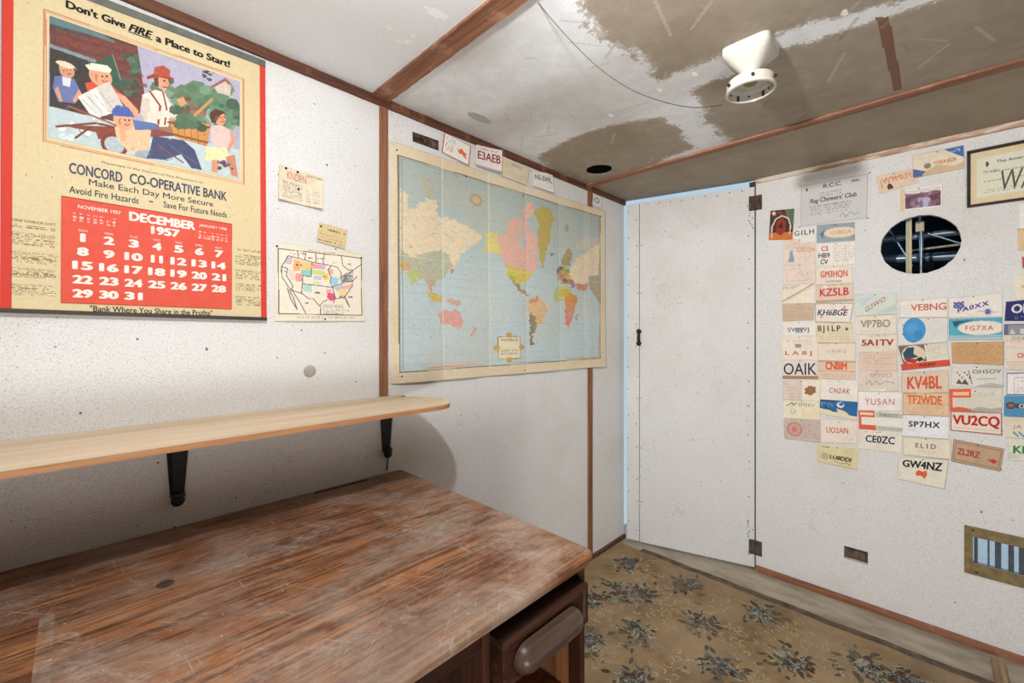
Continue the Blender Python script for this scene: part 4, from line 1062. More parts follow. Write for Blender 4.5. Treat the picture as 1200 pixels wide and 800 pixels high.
def us_art(cv, p):
    g = lambda *pts: p.sts(ku(*pts)); B = (70, 68, 74)
    cv.stain(.2, (222, 204, 170)).poly(g((45, 90), (822, 180), (825, 715), (50, 700)), (236, 228, 210))
    for c, pts, al in (((236, 160, 96), [(190, 190), (250, 205), (250, 300), (185, 300)], .8), ((240, 190, 110), [(250, 205), (355, 225), (355, 290), (255, 285)], .8), ((130, 196, 186), [(255, 288), (355, 292), (352, 352), (262, 345)], .9), ((226, 130, 150), [(362, 228), (430, 240), (425, 280), (362, 275)], .8), ((180, 130, 196), [(430, 240), (490, 250), (480, 290), (425, 280)], .6), ((176, 214, 120), [(362, 282), (480, 300), (475, 340), (362, 330)], .8),
            ((196, 160, 206), [(375, 345), (450, 350), (450, 385), (380, 380)], .7), ((240, 200, 90), [(460, 325), (520, 325), (520, 385), (470, 385)], .9), ((230, 140, 130), [(500, 280), (560, 280), (560, 330), (520, 330)], .6), ((150, 196, 224), [(540, 350), (615, 370), (600, 420), (560, 435), (530, 400)], .9), ((224, 130, 120), [(205, 320), (265, 325), (265, 400), (210, 400)], .7), ((160, 210, 200), [(275, 425), (355, 430), (355, 500), (275, 490)], .8),
            ((214, 60, 96), [(500, 505), (560, 510), (575, 575), (530, 580), (500, 550)], .85), ((232, 150, 160), [(490, 470), (545, 470), (540, 505), (495, 505)], .7), ((170, 170, 200), [(555, 450), (640, 420), (660, 460), (590, 490)], .6), ((236, 200, 120), [(600, 480), (690, 470), (680, 540), (620, 530)], .7), ((226, 150, 140), [(640, 440), (740, 420), (720, 470), (650, 470)], .6), ((170, 150, 180), [(120, 160), (180, 175), (170, 240), (110, 230)], .5), ((222, 190, 190), [(130, 290), (200, 300), (210, 400), (160, 380)], .5), ((120, 124, 130), [(620, 360), (720, 330), (745, 400), (640, 420)], .55), ((160, 160, 164), [(690, 310), (750, 290), (745, 345), (690, 350)], .5), ((170, 220, 150), [(370, 395), (440, 400), (440, 425), (370, 420)], .6)):
        cv.poly(g(*pts), c, al)
    for pts in ([(45, 90), (822, 180), (825, 715), (50, 700), (45, 90)], [(140, 158), (395, 225), (540, 250), (510, 290), (540, 360), (530, 400), (550, 455)], [(140, 158), (75, 260), (80, 350), (130, 440), (170, 480), (265, 512), (330, 560), (370, 560), (430, 630), (460, 590), (500, 570)], [(75, 260), (130, 275), (120, 340), (180, 440), (170, 480)], [(358, 225), (352, 355), (275, 345), (262, 510)], [(272, 420), (480, 445), (555, 455)], [(550, 455), (560, 440), (640, 420), (690, 340), (750, 290), (820, 240)], [(555, 460), (580, 560), (640, 550), (680, 560), (715, 640), (690, 600), (670, 540), (740, 440), (740, 400), (780, 350)], [(540, 250), (600, 265), (635, 320), (630, 360), (690, 320)], [(225, 115), (235, 180)], [(300, 130), (295, 200)], [(398, 140), (395, 225)], [(475, 145), (465, 238)], [(635, 165), (650, 250), (700, 290), (740, 290)], [(130, 460), (160, 560), (220, 660), (190, 560), (150, 480)], [(180, 490), (260, 620), (300, 700)], [(440, 630), (440, 705)], [(560, 600), (575, 560), (560, 480)], [(670, 340), (740, 350), (740, 400), (670, 395), (670, 340)]):
        cv.line(g(*pts), .010, B, .85)
    a, b = p.st(*ku((470, 615))[0]), p.st(*ku((650, 705))[0]); cv.rect(a[0], a[1], b[0], b[1], (236, 226, 208)); cv.frame(a[0], a[1], b[0], b[1], .006, (120, 116, 110), .7); cv.micro(a[0] + .02, a[1] + .06, b[0] - .02, b[1], 3, (90, 86, 84))
    cv.micro(.35, .03, .7, .08, 2, (110, 104, 96), .5).micro(.2, .93, .92, .97, 1, (130, 120, 110), .5).noise(3, 2)
    for u, v in ((180, 140), (270, 135), (350, 180), (435, 185), (580, 225), (700, 235), (95, 300), (240, 245), (410, 505), (645, 540), (725, 545), (695, 670), (485, 355), (640, 385), (700, 375), (320, 600)): q = p.st(*ku((u, v))[0]); cv.micro(q[0] - .03, q[1] - .02, q[0] + .03, q[1] + .02, 1, (60, 58, 60), .9)
us.art = us_art
a, b = us.st(*ku((478, 625))[0]), us.st(*ku((640, 650))[0]); us.text("Sunny Radio", a[0], a[1], b[0], b[1], BLK, bold=0, shear=.4)
o = us.build()
for x, y in ((.02, .05), (.97, .06), (.52, .97)): tack(o, us.P(x, y, .0005), us.n, .003)

# ---------------------------------------------------------------- world map
m4 = crop(440, 130, 4.286); m5 = crop(440, 280, 4.286)
wm = Paper('world_map', 'L', [(455.5, 165.5), (706.5, 248), (707.5, 429), (457.5, 450)], (226, 212, 184), 'large faded folded world map pinned to the wall across the wooden strips', 'map', dens=1.35, off=.0010)
folds = [0] + [wm.st(u, 300)[0] for u in (518, 572, 616, 655, 688)] + [1]
strip0, strip1 = wm.st(688.5, 300)[0], wm.st(694.5, 300)[0]
def wm_lift(x, y):
    for a, b in zip(folds[:-1], folds[1:]):
        if x <= b + 1e-9: t = (x - a) / (b - a); break
    z = .003 + .0045 * math.sin(PI * t) ** .8 + .0018 * math.sin(x * 17 + y * 6) * math.sin(y * 7 + x * 3)
    e = max(0, 1 - abs(x - (strip0 + strip1) / 2) / .09); z = max(z, .009 * min(1, e * 1.6))
    if x > strip1: z = max(z, .009 + .004 * (x - strip1) / (1 - strip1))
    if y > .9: z += .004 * (y - .9) / .1 * abs(math.sin(PI * (x * 2.4)))
    return max(z, .001)
wm.lift = wm_lift
def wm_art(cv, p):
    SEA = (192, 208, 211)
    A = lambda *q: p.sts(m4(*q)); B = lambda *q: p.sts(m5(*q))
    cv.stain(.35, (214, 190, 150), 70)
    inner = [p.st(465, 182.5), p.st(701, 253.7), p.st(701, 419.5), p.st(467.5, 436)]
    cv.poly(inner, SEA); im = cv.inpoly(inner); Y = cv.Y[..., None]
    cv.a = np.where(im[..., None], cv.a * (1 - .22 * np.clip(.62 - Y, 0, 1)) + np.array([8, 6, -10]) * np.clip(.6 - Y, 0, 1), cv.a)
    keep = cv.clip; cv.clip = im
    G = 1 / 26
    for k in range(1, 26): cv.rect(k * G - .0008, 0, k * G + .0008, 1, (150, 172, 178), .35); cv.rect(0, k * G - .0008, 1, k * G + .0008, (150, 172, 178), .35)
    sea0 = cv.a.copy(); X0, YY0 = cv.X.copy(), cv.Y.copy(); cv.wob(.013, 5, 31).wob(.009, 2, 33)
    CR, YE, PK, OL, OR, GR = (238, 224, 192), (228, 216, 134), (234, 190, 174), (196, 182, 104), (230, 196, 146), (196, 206, 144)
    cv.poly(A((112, 395), (165, 430), (150, 500), (185, 490), (200, 470), (235, 460), (245, 440), (300, 455), (300, 500), (320, 530), (400, 550), (470, 590), (525, 620), (520, 660), (470, 686), (430, 720), (400, 760), (385, 800), (350, 800), (300, 740), (112, 760)), CR)
    cv.poly(A((225, 350), (245, 345), (290, 420), (270, 445), (240, 400)), (204, 194, 156), .8)
    cv.poly(B((118, 60), (180, 90), (330, 50), (360, 80), (385, 130), (350, 170), (330, 210), (300, 200), (250, 215), (200, 180), (118, 130)), (192, 198, 172))
    cv.poly(B((118, 120), (160, 112), (160, 150), (118, 180)), (226, 170, 150)); cv.poly(B((160, 150), (215, 150), (220, 190), (195, 215), (185, 245), (165, 210), (150, 180)), GR); cv.poly(B((118, 118), (150, 120), (150, 150), (118, 150)), (206, 190, 110))
    cv.poly(B((250, 195), (300, 205), (285, 235), (275, 275), (258, 245)), (206, 180, 150)); cv.poly(B((255, 262), (300, 280), (335, 285), (325, 318), (268, 308)), (216, 196, 110)); cv.poly(B((355, 300), (400, 302), (430, 325), (415, 342), (370, 330)), (210, 180, 160))
    cv.poly(B((372, 148), (392, 140), (395, 165), (375, 178)), (196, 150, 130)); cv.poly(B((375, 95), (392, 80), (385, 130), (376, 130)), CR)
    cv.poly(B((318, 378), (348, 352), (380, 368), (396, 350), (432, 388), (438, 420), (418, 452), (392, 442), (368, 425), (322, 432)), (226, 172, 162))
    cv.poly(B((485, 440), (502, 448), (498, 465), (480, 492), (474, 482)), (220, 170, 150))
    cv.poly(A((550, 605), (600, 620), (630, 640), (640, 720), (600, 715), (552, 710)), YE); cv.poly(B((548, 50), (600, 45), (620, 60), (575, 66), (530, 78)), YE)
    cv.poly(A((605, 640), (640, 620), (660, 560), (690, 535), (720, 540), (742, 570), (735, 500), (765, 455), (800, 475), (790, 520), (760, 545), (770, 600), (800, 640), (815, 690), (790, 700), (700, 680), (620, 690)), PK)
    cv.poly(B((605, 0), (640, -20), (770, -10), (800, 60), (808, 130), (780, 178), (760, 165), (650, 140), (630, 90)), PK); cv.poly(A((735, 590), (752, 580), (750, 686), (735, 680)), SEA, .8); cv.poly(B((715, -10), (745, -10), (745, 40), (725, 60)), SEA, .9)
    cv.poly(B((650, 132), (760, 160), (785, 172), (760, 205), (740, 222), (700, 226), (662, 205)), (220, 206, 104)); cv.poly(B((662, 180), (700, 190), (690, 220), (662, 205)), (178, 190, 100))
    cv.poly(B((668, 205), (715, 228), (725, 250), (752, 262), (775, 290), (755, 285), (710, 258)), (176, 150, 120))
    cv.poly(A((790, 515), (830, 478), (880, 495), (892, 545), (870, 600), (872, 650), (850, 700), (835, 790), (815, 740), (805, 640), (815, 570)), OL); cv.poly(B((868, 68), (895, 62), (892, 82), (872, 84)), (150, 140, 100))
    cv.poly(B((768, 300), (808, 288), (840, 325), (860, 350), (842, 385), (822, 430), (800, 430), (772, 370), (758, 345)), OR); cv.poly(B((768, 300), (805, 290), (815, 310), (778, 325)), (206, 150, 130))
    cv.poly(B((772, 372), (800, 400), (806, 430), (790, 470), (782, 505), (795, 532), (775, 530), (768, 480)), (146, 136, 108))
    cv.poly(B((955, 55), (972, 45), (985, 70), (975, 140), (935, 130), (932, 100)), (176, 164, 120)); cv.poly(B((905, 150), (950, 135), (985, 190), (995, 225), (945, 232), (912, 205)), (196, 172, 110))
    for (x, y), c in zip(((915, 165), (930, 190), (955, 160), (965, 190), (945, 210), (975, 215), (925, 150), (985, 235)), ((120, 110, 150), (206, 120, 110), (150, 170, 90), (216, 200, 90), (110, 120, 130), (200, 120, 120), (90, 110, 90), (170, 120, 150))): cv.poly(B((x - 12, y - 10), (x + 10, y - 12), (x + 13, y + 8), (x - 8, y + 12)), c, .9)
    cv.poly(A((1000, 660), (1050, 630), (1118, 640), (1118, 700), (1000, 700)), CR, .5)
    cv.poly(B((980, 135), (1010, 90), (1062, 62), (1116, 20), (1116, 180), (1062, 188), (1060, 235), (1000, 225), (965, 175)), CR); cv.poly(B((1060, 185), (1116, 185), (1116, 330), (1090, 280), (1062, 240)), (176, 164, 140), .8); cv.poly(B((1000, 225), (1060, 225), (1050, 262), (1005, 255)), (206, 150, 130))
    cv.poly(B((892, 300), (892, 260), (905, 238), (965, 236), (985, 285), (960, 312), (900, 318)), GR); cv.poly(B((960, 262), (1000, 285), (1012, 300), (995, 345), (950, 335), (945, 305)), (222, 158, 90)); cv.poly(B((920, 255), (965, 245), (970, 285), (930, 290)), (214, 196, 90))
    cv.poly(B((946, 335), (995, 342), (985, 400), (965, 445), (950, 430)), (222, 150, 130)); cv.poly(B((1002, 375), (1014, 380), (1006, 408), (998, 402)), (190, 150, 120))
    cv.poly(B((255, 645), (320, 632), (430, 622), (520, 625), (420, 640), (260, 660)), (226, 196, 172)); cv.poly(B((960, 605), (1030, 596), (1116, 590), (1116, 605), (960, 618)), (226, 196, 172))
    cv.X, cv.Y = X0, YY0
    n = .5 * vnoise(cv.h, cv.w, 1.6, 77)[..., None] + .5 * vnoise(cv.h, cv.w, 4, 78)[..., None]; land = (abs(cv.a - sea0).sum(2) > 3)[..., None] & im[..., None]
    cv.a = np.where(land, cv.a * (.86 + .22 * n) + (n > .62) * np.array([-10, -22, -18]), cv.a * (.975 + .05 * n))
    cv.clip = keep & im; cv.speck(420, (120, 110, 96), .35)
    x, y = A((500, 450))[0]; cv.oval(x, y, .026, .030, (190, 160, 130)); cv.oval(x, y, .014, .016, (206, 190, 160))
    x, y = A((956, 590))[0]; cv.oval(x, y, .012, .024, (140, 146, 140), .7)
    cv.clip = keep
    cv.line(inner + inner[:1], .005, (120, 112, 92), .9); e = .010
    cv.line([(inner[0][0] + e, inner[0][1] + e), (inner[1][0] - e, inner[1][1] + e), (inner[2][0] - e, inner[2][1] - e), (inner[3][0] + e, inner[3][1] - e), (inner[0][0] + e, inner[0][1] + e)], .002, (140, 130, 110), .6)
    c = B((610, 492), (720, 488), (722, 598), (612, 602)); cv.poly(c, (230, 220, 190)); cv.line(c + c[:1], .004, (170, 140, 80))
    for q in ((665, 482), (665, 606), (604, 545), (728, 542)): x, y = B(q)[0]; cv.oval(x, y, .014, .014, (198, 168, 92))
    x0, y0 = c[0]; x1, y1 = c[2]; cv.micro(x0 + .012, y0 + .06, x1 - .012, y1 - .02, 5, (110, 100, 90), .6)
    for f in folds[1:-1]: cv.rect(f - .0022, 0, f + .0022, 1, (236, 230, 214), .45)
    cv.rect(0, .462, 1, .466, (236, 230, 214), .3); cv.stain(.16, (206, 186, 150), 50, 9).noise(3, 2)
wm.art = wm_art
c = wm.sts(m5((622, 500), (710, 512))); wm.text("WORLD", c[0][0], c[0][1], c[1][0], c[1][1], (70, 60, 52), bold=.0)
o = wm.build()
for x, y in ((.02, .03), (.25, .05), (.5, .06), (.75, .05), (.97, .04), (.03, .97), (.5, .985)): tack(o, wm.P(x, y, .0003), wm.n, .003)

# ---------------------------------------------------------------- row of cards above the world map
kt = crop(470, 140, 6.316); LG = 'cards tucked under the ceiling trim'
p = Paper('dark_plate', 'L', kt((83, 92), (275, 158), (275, 230), (86, 162)), (66, 50, 42), 'dark brown patterned plate fixed over the left end of the map', 'plate', off=.0025, thick=.002, dens=2,
          art=lambda cv, p: cv.noise(16, 5).line([(.1, .3), (.5, .6), (.35, .2), (.8, .4)], .03, (120, 100, 84), .7).frame(.66, .35, .95, .85, .02, (140, 120, 100), .6).oval(.8, .6, .08, .2, (150, 134, 116), .5).oval(.3, .5, .12, .2, (34, 26, 24)))
p.build()
p = Paper('radio_card', 'L', kt((312, 98), (505, 205), (490, 347), (292, 243)), WHITE, 'white card with thin red border and orange creature tucked above the map', 'card', LG, off=.0075, lift=lambda x, y: .003 * x, dens=2,
          art=lambda cv, p: cv.frame(.01, .01, .99, .99, .03, (206, 96, 70)).micro(.08, .12, .45, .35, 2, (120, 150, 180)).micro(.08, .4, .42, .8, 3, (190, 120, 110)).poly([(.5, .42), (.58, .5), (.66, .34), (.76, .46), (.9, .5), (.82, .6), (.9, .76), (.8, .72), (.7, .62), (.6, .66)], (224, 110, 60)).noise(3))
p.build()
p = Paper('radio_card', 'L', kt((545, 190), (722, 240), (718, 405), (540, 345)), (234, 224, 218), 'curled white card with dark red E3AEB lettering above the world map', 'card', LG, off=.0075, lift=lambda x, y: .004 + .012 * x * x, dens=2, art=lambda cv, p: cv.micro(.1, .06, .8, .2, 1, (170, 110, 110)).rect(0, .92, 1, 1, (160, 110, 100), .5).noise(3))
p.text("E3AEB", .06, .26, .94, .64, (150, 44, 56), bold=.016); p.build()
p = Paper('radio_card', 'L', kt((730, 265), (945, 365), (925, 490), (725, 412)), (224, 210, 184), 'faded cream card with a wavy drawn line above the map, behind its neighbours', 'card', LG, off=.006, dens=2, art=lambda cv, p: cv.stain(.3, (204, 184, 150)).rect(.05, .42, .9, .44, (180, 150, 120), .4).poly([(.1, .7), (.4, .5), (.6, .62), (.95, .45), (.95, .75), (.5, .9)], (206, 196, 170), .5).noise(3))
p.text("W5TYK", .36, .16, .74, .30, (100, 94, 88), bold=0); p.build()
p = Paper('radio_card', 'L', kt((960, 380), (1110, 408), (1115, 548), (962, 492)), (236, 232, 226), 'white card with navy N5-SWL lettering near the right end of the map', 'card', LG, off=.0075, lift=lambda x, y: .003 + .007 * x * y, dens=2, art=lambda cv, p: cv.rect(.02, .2, .05, .95, (170, 150, 150), .6).micro(.15, .72, .9, .9, 2, (170, 160, 160), .3).noise(3))
p.text("N5-SWL", .10, .22, .92, .52, (36, 38, 80), bold=.008); p.build()
p = Paper('radio_card', 'L', [(694, 226.5), (704, 231), (703.5, 244.5), (693, 240)], (226, 224, 222), 'tiny white slip with a grey ring stuck in the top right wall panel', 'card', LG, off=.0075, dens=2.5, art=lambda cv, p: cv.oval(.45, .5, .3, .24, (150, 150, 160)).oval(.45, .5, .18, .14, (220, 218, 218)))
p.build()

# ---------------------------------------------------------------- cards on the right wall
RG = 'cards pinned over the right wall'
q1 = crop(890, 230, 4.706); q2 = crop(890, 390, 4.706); q3 = crop(1030, 330, 5.712); q4 = crop(1030, 440, 5.712); q5 = crop(880, 150, 3.75); q7 = crop(930, 190, 10); q8 = crop(1120, 250, 5.3375); q9 = crop(1120, 400, 5.3375)
count = [0]
def card(quad, base, label, art=None, texts=(), pin=(.5, .06), cat='card', kind='radio_card', group=RG, up=0, dens=1.6, curl=.001):
    k = count[0]; count[0] += 1; r = random.Random(k)
    ph = r.uniform(0, 6); p = Paper(kind, 'R', quad, base, label, cat, group, off=.0008 + up + .0007 * (k % 3), lift=lambda x, y: curl * (1 + math.sin(x * 4 + ph)) * (.4 + y), dens=dens, seed=100 + k)
    def A(cv, p):
        cv.stain(.22, tuple(c * .88 for c in base))
        if art: art(cv)
        cv.noise(4, 2).noise(3, 5); cv.frame(0, 0, 1, 1, .012, tuple(c * .80 for c in base), .6)
    p.art = A
    for t in texts: p.text(*t[:6], **(t[6] if len(t) > 6 else {}))
    o = p.build()
    if pin: tack(o, p.P(pin[0], pin[1], .0004), p.n, .0022)
    return o
B2 = dict(bold=.022); B1 = dict(bold=.010); TH = dict(bold=0)
def mic(*a, c=(150, 130, 120), al=.5): return lambda cv: cv.micro(*a, c, al)
# column under the certificate, far left
card(q1((185, 186), (312, 168), (314, 250), (186, 262)), WHITE, 'white card with spaced green GILH letters under the dark picture card', None, [("GILH", .06, .10, .92, .46, (60, 116, 96), dict(bold=.02, gap=1.3))], None)
card(q1((135, 240), (312, 228), (308, 372), (132, 380)), (234, 216, 200), 'pinkish card with orange G3SCQN and small blue figure, second from column top', lambda cv: cv.micro(.3, .12, .95, .38, 3, (214, 150, 130)).poly([(.2, .5), (.28, .42), (.33, .7), (.36, .9), (.14, .9), (.2, .7)], (150, 160, 190)).micro(.5, .65, .9, .9, 3, (190, 170, 160), .4), [("G3SCQN", .42, .36, .96, .54, (212, 110, 84), TH)])
card(q1((138, 380), (310, 370), (308, 480), (134, 488)), (234, 218, 204), 'pinkish card with faint salmon outline drawing, above the folded corner card', lambda cv: cv.line([(.1, .2), (.1, .85), (.9, .8)], .02, (220, 150, 130), .6).line([(.4, .6), (.55, .3), (.6, .6), (.75, .45), (.8, .7)], .02, (220, 150, 130), .6).micro(.15, .15, .6, .3, 1, (214, 170, 150)))
card(q1((126, 493), (305, 478), (305, 590), (122, 592)), (236, 226, 208), 'cream card crossed by a brown folded diagonal edge, small grey letters', lambda cv: cv.line([(0, .88), (.98, .0)], .03, (170, 132, 92)).line([(.02, .94), (.99, .08)], .015, (206, 180, 146)).poly([(.1, .98), (.98, .2), (.98, .98)], (240, 230, 212), .6), [("ISLEP", .04, .06, .46, .20, (130, 130, 124), dict(bold=0, gap=1.4))])
card(q1((128, 592), (306, 588), (300, 682), (130, 688)), (208, 184, 160), 'brownish tan card covered in small print below the folded corner card', lambda cv: cv.micro(.08, .15, .95, .9, 6, (170, 136, 112), .6))
card(q1((128, 690), (312, 688), (312, 768), (128, 770)), (238, 232, 220), 'white card with thin slate SV0WJ lettering beside the BJ1LP card', lambda cv: cv.poly([(.38, .5), (.6, .4), (.64, .78), (.4, .84)], (120, 140, 180), .5), [("SV0WJ", .16, .42, .80, .80, (84, 96, 116), B1)])
card(q2((122, 16), (322, 16), (322, 150), (124, 150)), (238, 228, 212), 'cream card with spaced orange LA8J letters above the navy OAIK card', lambda cv: cv.micro(.1, .15, .85, .28, 1, (214, 140, 110)).poly([(.38, .34), (.55, .32), (.56, .5), (.4, .5)], (130, 110, 110), .7), [("L A 8 J", .10, .62, .84, .84, (206, 96, 66), B1)])
card(q2((126, 150), (324, 148), (324, 255), (128, 252)), (232, 224, 212), 'card with huge navy OAIK outline letters and brown strip below', lambda cv: cv.rect(0, .84, 1, 1, (176, 134, 104)), [("OAIK", .04, .16, .96, .78, (48, 50, 90), dict(bold=.006))])
card(q2((130, 264), (336, 258), (336, 374), (130, 368)), (228, 212, 200), 'pale pink card with a brown plant emblem on its right half', lambda cv: [cv.rect(.53, 0, 1, 1, (240, 230, 210)), cv.micro(.06, .1, .48, .9, 5, (196, 170, 160), .4)] + [cv.oval(.74 + .09 * math.sin(a * 2.1), .36 + .05 * a, .07, .09, (156, 112, 80)) for a in range(7)])
card(q2((134, 368), (336, 374), (334, 480), (132, 468)), (240, 232, 204), 'pale yellow card with black scribbled runner on its left', lambda cv: cv.line([(.08, .32), (.22, .16), (.30, .24), (.36, .14)], .018, BLK).line([(.22, .28), (.32, .26)], .014, BLK).line([(.22, .55), (.25, .75)], .012, BLK).line([(.30, .5), (.34, .7)], .012, BLK).rect(.5, .4, 1, 1, (240, 224, 190), .6), [("SM5KV", .42, .16, .86, .34, (140, 136, 120), TH)])
card(q2((134, 470), (336, 480), (334, 605), (138, 582)), (206, 188, 180), 'greyish pink card with round red emblem at the bottom of its column', lambda cv: cv.oval(.30, .5, .22, .34, (204, 130, 116), .8).oval(.30, .5, .16, .26, (210, 170, 158)).oval(.30, .5, .08, .15, (204, 120, 108), .7).micro(.55, .2, .95, .85, 5, (160, 146, 146), .5))
# second column
card(q1((318, 160), (525, 143), (527, 242), (318, 258)), (156, 166, 176), 'grey-blue card with a long cream oval directly under the certificate', lambda cv: cv.oval(.62, .5, .42, .3, (234, 216, 190)).poly([(.08, .5), (.2, .3), (.16, .8)], (90, 120, 130)), [("G3BGR", .36, .40, .92, .58, (216, 150, 120), TH)])
card(q1((316, 262), (532, 250), (530, 374), (316, 387)), (240, 234, 224), 'white card with red C3 over navy HB9 CV and small print', lambda cv: cv.micro(.42, .1, .96, .85, 6, (180, 150, 150), .4), [("C3", .12, .12, .30, .34, (206, 76, 66), B2), ("HB9", .05, .42, .35, .64, (60, 72, 104), B2), ("CV", .10, .70, .30, .92, (60, 72, 104), B2)])
card(q1((314, 390), (510, 376), (512, 480), (314, 487)), (238, 226, 212), 'cream card with bold orange GM3HQN and SCOTLAND under it', lambda cv: cv.micro(.25, .03, .85, .14, 1, (214, 160, 140), .5), [("GM3HQN", .12, .26, .88, .68, (222, 92, 58), B2), ("SCOTLAND", .28, .80, .72, .90, (100, 90, 84), B1)])
card(q1((314, 489), (520, 474), (520, 578), (314, 588)), (228, 206, 184), 'tan card with bold pink-red KZ5LB lettering', lambda cv: cv.rect(0, .86, 1, 1, (190, 160, 134), .8).poly([(.18, .1), (.3, .08), (.36, .4), (.22, .3)], (244, 238, 230), .7).micro(.3, .02, .9, .12, 1, (140, 110, 100)), [("KZ5LB", .10, .24, .88, .66, (208, 62, 78), B2)])
card(q1((308, 592), (520, 588), (500, 697), (308, 692)), (238, 230, 218), 'cream card with slanted navy KH6BGE lettering and red sketch', lambda cv: cv.poly([(.7, .3), (.8, .1), (.84, .4)], (220, 120, 120), .7).poly([(.12, .75), (.2, .55), (.22, .8)], (220, 120, 120), .6).frame(.0, .0, 1, 1, .02, (150, 130, 110)), [("KH6BGE", .06, .32, .90, .64, (44, 50, 100), dict(bold=.02, shear=.25))])
card(q1((310, 698), (512, 695), (522, 806), (314, 806)), (230, 216, 186), 'buff card with spaced dark BJ1LP letters and diamond', lambda cv: cv.micro(.1, .65, .9, .9, 2, (180, 160, 130), .4).poly([(.84, .22), (.89, .32), (.84, .42), (.79, .32)], (90, 84, 76)), [("BJ1LP", .06, .14, .68, .52, (74, 70, 62), dict(bold=.02, gap=1.35))])
card(q2((322, 55), (530, 52), (528, 155), (324, 150)), (236, 222, 204), 'cream card with small faint spaced CX1KQ letters', lambda cv: cv.rect(0, .0, 1, .06, (206, 190, 160)), [("CX1KQ", .28, .38, .76, .58, (176, 140, 130), dict(bold=0, gap=1.3))])
card(q2((324, 152), (530, 156), (530, 258), (326, 250)), (230, 204, 178), 'peach card with bold red-orange CN8IM lettering', lambda cv: cv.rect(0, .55, 1, .58, (150, 110, 90), .7).rect(0, 0, 1, .08, (180, 140, 110), .5).micro(.1, .7, .9, .9, 2, (196, 150, 130), .5), [("CN8IM", .20, .06, .78, .50, (232, 84, 48), dict(bold=.03))])
card(q2((336, 254), (543, 264), (543, 380), (338, 366)), (240, 232, 222), 'white card with small slanted red CN2AK letters', None, [("CN2AK", .24, .40, .80, .64, (196, 76, 62), dict(bold=.01, shear=.2, gap=1.2))])
card(q2((335, 366), (543, 380), (536, 482), (330, 442)), (40, 104, 160), 'blue card with white lines and pale rider over yellow ground', lambda cv: cv.rect(.0, .02, .4, .10, (30, 40, 60)).micro(.03, .15, .38, .5, 4, (220, 230, 236), .9, ).poly([(0, .62), (.3, .66), (.6, .80), (1, .78), (1, 1), (0, 1)], (232, 220, 190)).oval(.56, .25, .10, .18, (230, 230, 226)).oval(.58, .20, .06, .10, (60, 100, 150)).poly([(.46, .5), (.7, .6), (.82, .8), (.5, .78)], (230, 214, 180)).line([(.1, .4), (.4, .75)], .02, (40, 40, 50)))
card(q2((338, 478), (541, 490), (536, 610), (340, 602)), (240, 226, 214), 'cream card with thin orange UO2AN lettering', lambda cv: cv.micro(.6, .75, .95, .9, 2, (190, 180, 160), .4), [("UO2AN", .16, .30, .76, .56, (206, 98, 74), B1)])
card(q2((320, 612), (548, 640), (537, 754), (318, 706)), (226, 214, 170), 'yellowish card with slanted black LU8DDI letters, lowest in its column', lambda cv: cv.oval(.2, .62, .10, .2, (170, 164, 130), .6).line([(.45, .78), (.6, .86), (.75, .78), (.85, .86)], .012, (90, 84, 70)).micro(.12, .06, .3, .16, 1, (70, 66, 60), .9), [("LU8DDI", .32, .48, .86, .70, (46, 42, 38), dict(bold=.03, shear=.15))])
# third column
qc = crop(1000, 330, 11.43)
card(qc((20, 170), (580, 150), (590, 430), (20, 460)), (214, 222, 212), 'pale green card with slanting rose G3WO letters', lambda cv: cv.poly([(.05, .2), (.5, .1), (.2, .6)], (200, 206, 216), .7).poly([(.55, .9), (.98, .5), (.98, .9)], (180, 206, 200), .7), [("G3WO", .26, .62, .74, .86, (184, 116, 108), dict(bold=.008, rise=.5))])
card(qc((20, 465), (575, 435), (578, 700), (30, 705)), (232, 222, 204), 'cream card with grey outline VP7BO lettering', lambda cv: cv.micro(.1, .75, .9, .92, 1, (190, 180, 160), .3), [("VP7BO", .14, .24, .86, .64, (152, 146, 132), dict(bold=.02))])
card(q2((552, 10), (760, 6), (756, 104), (552, 106)), (234, 222, 202), 'cream card with bold brick red 5A1TV serif lettering', lambda cv: cv.micro(.15, .04, .85, .16, 1, (150, 120, 110), .6), [("5A1TV", .06, .28, .92, .64, (172, 56, 54), dict(bold=.026))])
card(q2((547, 108), (760, 100), (760, 208), (548, 206)), (228, 206, 188), 'pinkish card with rows of faint salmon print under the 5A1TV card', lambda cv: cv.micro(.1, .1, .95, .9, 5, (214, 160, 140), .6))
card(q2((546, 210), (760, 205), (768, 322), (546, 322)), (228, 214, 200), 'pale card with faint salmon letters and a grey handwritten signature', lambda cv: cv.line([(.2, .65), (.3, .45), (.34, .7), (.45, .5), (.55, .66), (.7, .52), (.9, .6)], .014, (120, 116, 112)).poly([(.2, .92), (.7, .88), (.68, .98)], (250, 248, 244), .8), [("SP7SO", .3, .12, .86, .32, (214, 150, 130), TH)])
card(q2((544, 326), (786, 330), (784, 432), (545, 426)), (242, 236, 230), 'white card with pale red YU5AN letters above the striped card', None, [("YU5AN", .16, .32, .84, .68, (214, 132, 120), dict(bold=.006, gap=1.15))])
card(q2((546, 424), (790, 436), (790, 546), (550, 528)), (238, 232, 222), 'card with orange bracket shape and grey-green stripes', lambda cv: cv.rect(0, 0, .38, .36, (226, 100, 64)).rect(.04, .12, .34, .24, (240, 220, 206)).rect(.4, .08, 1, .32, (190, 194, 180)).rect(0, .3, .06, .9, (226, 100, 64)).rect(0, .76, .4, 1, (226, 100, 64)).rect(.42, .78, 1, .96, (184, 190, 176)), [("HB5CV", .5, .12, .9, .28, (130, 130, 120), TH)])
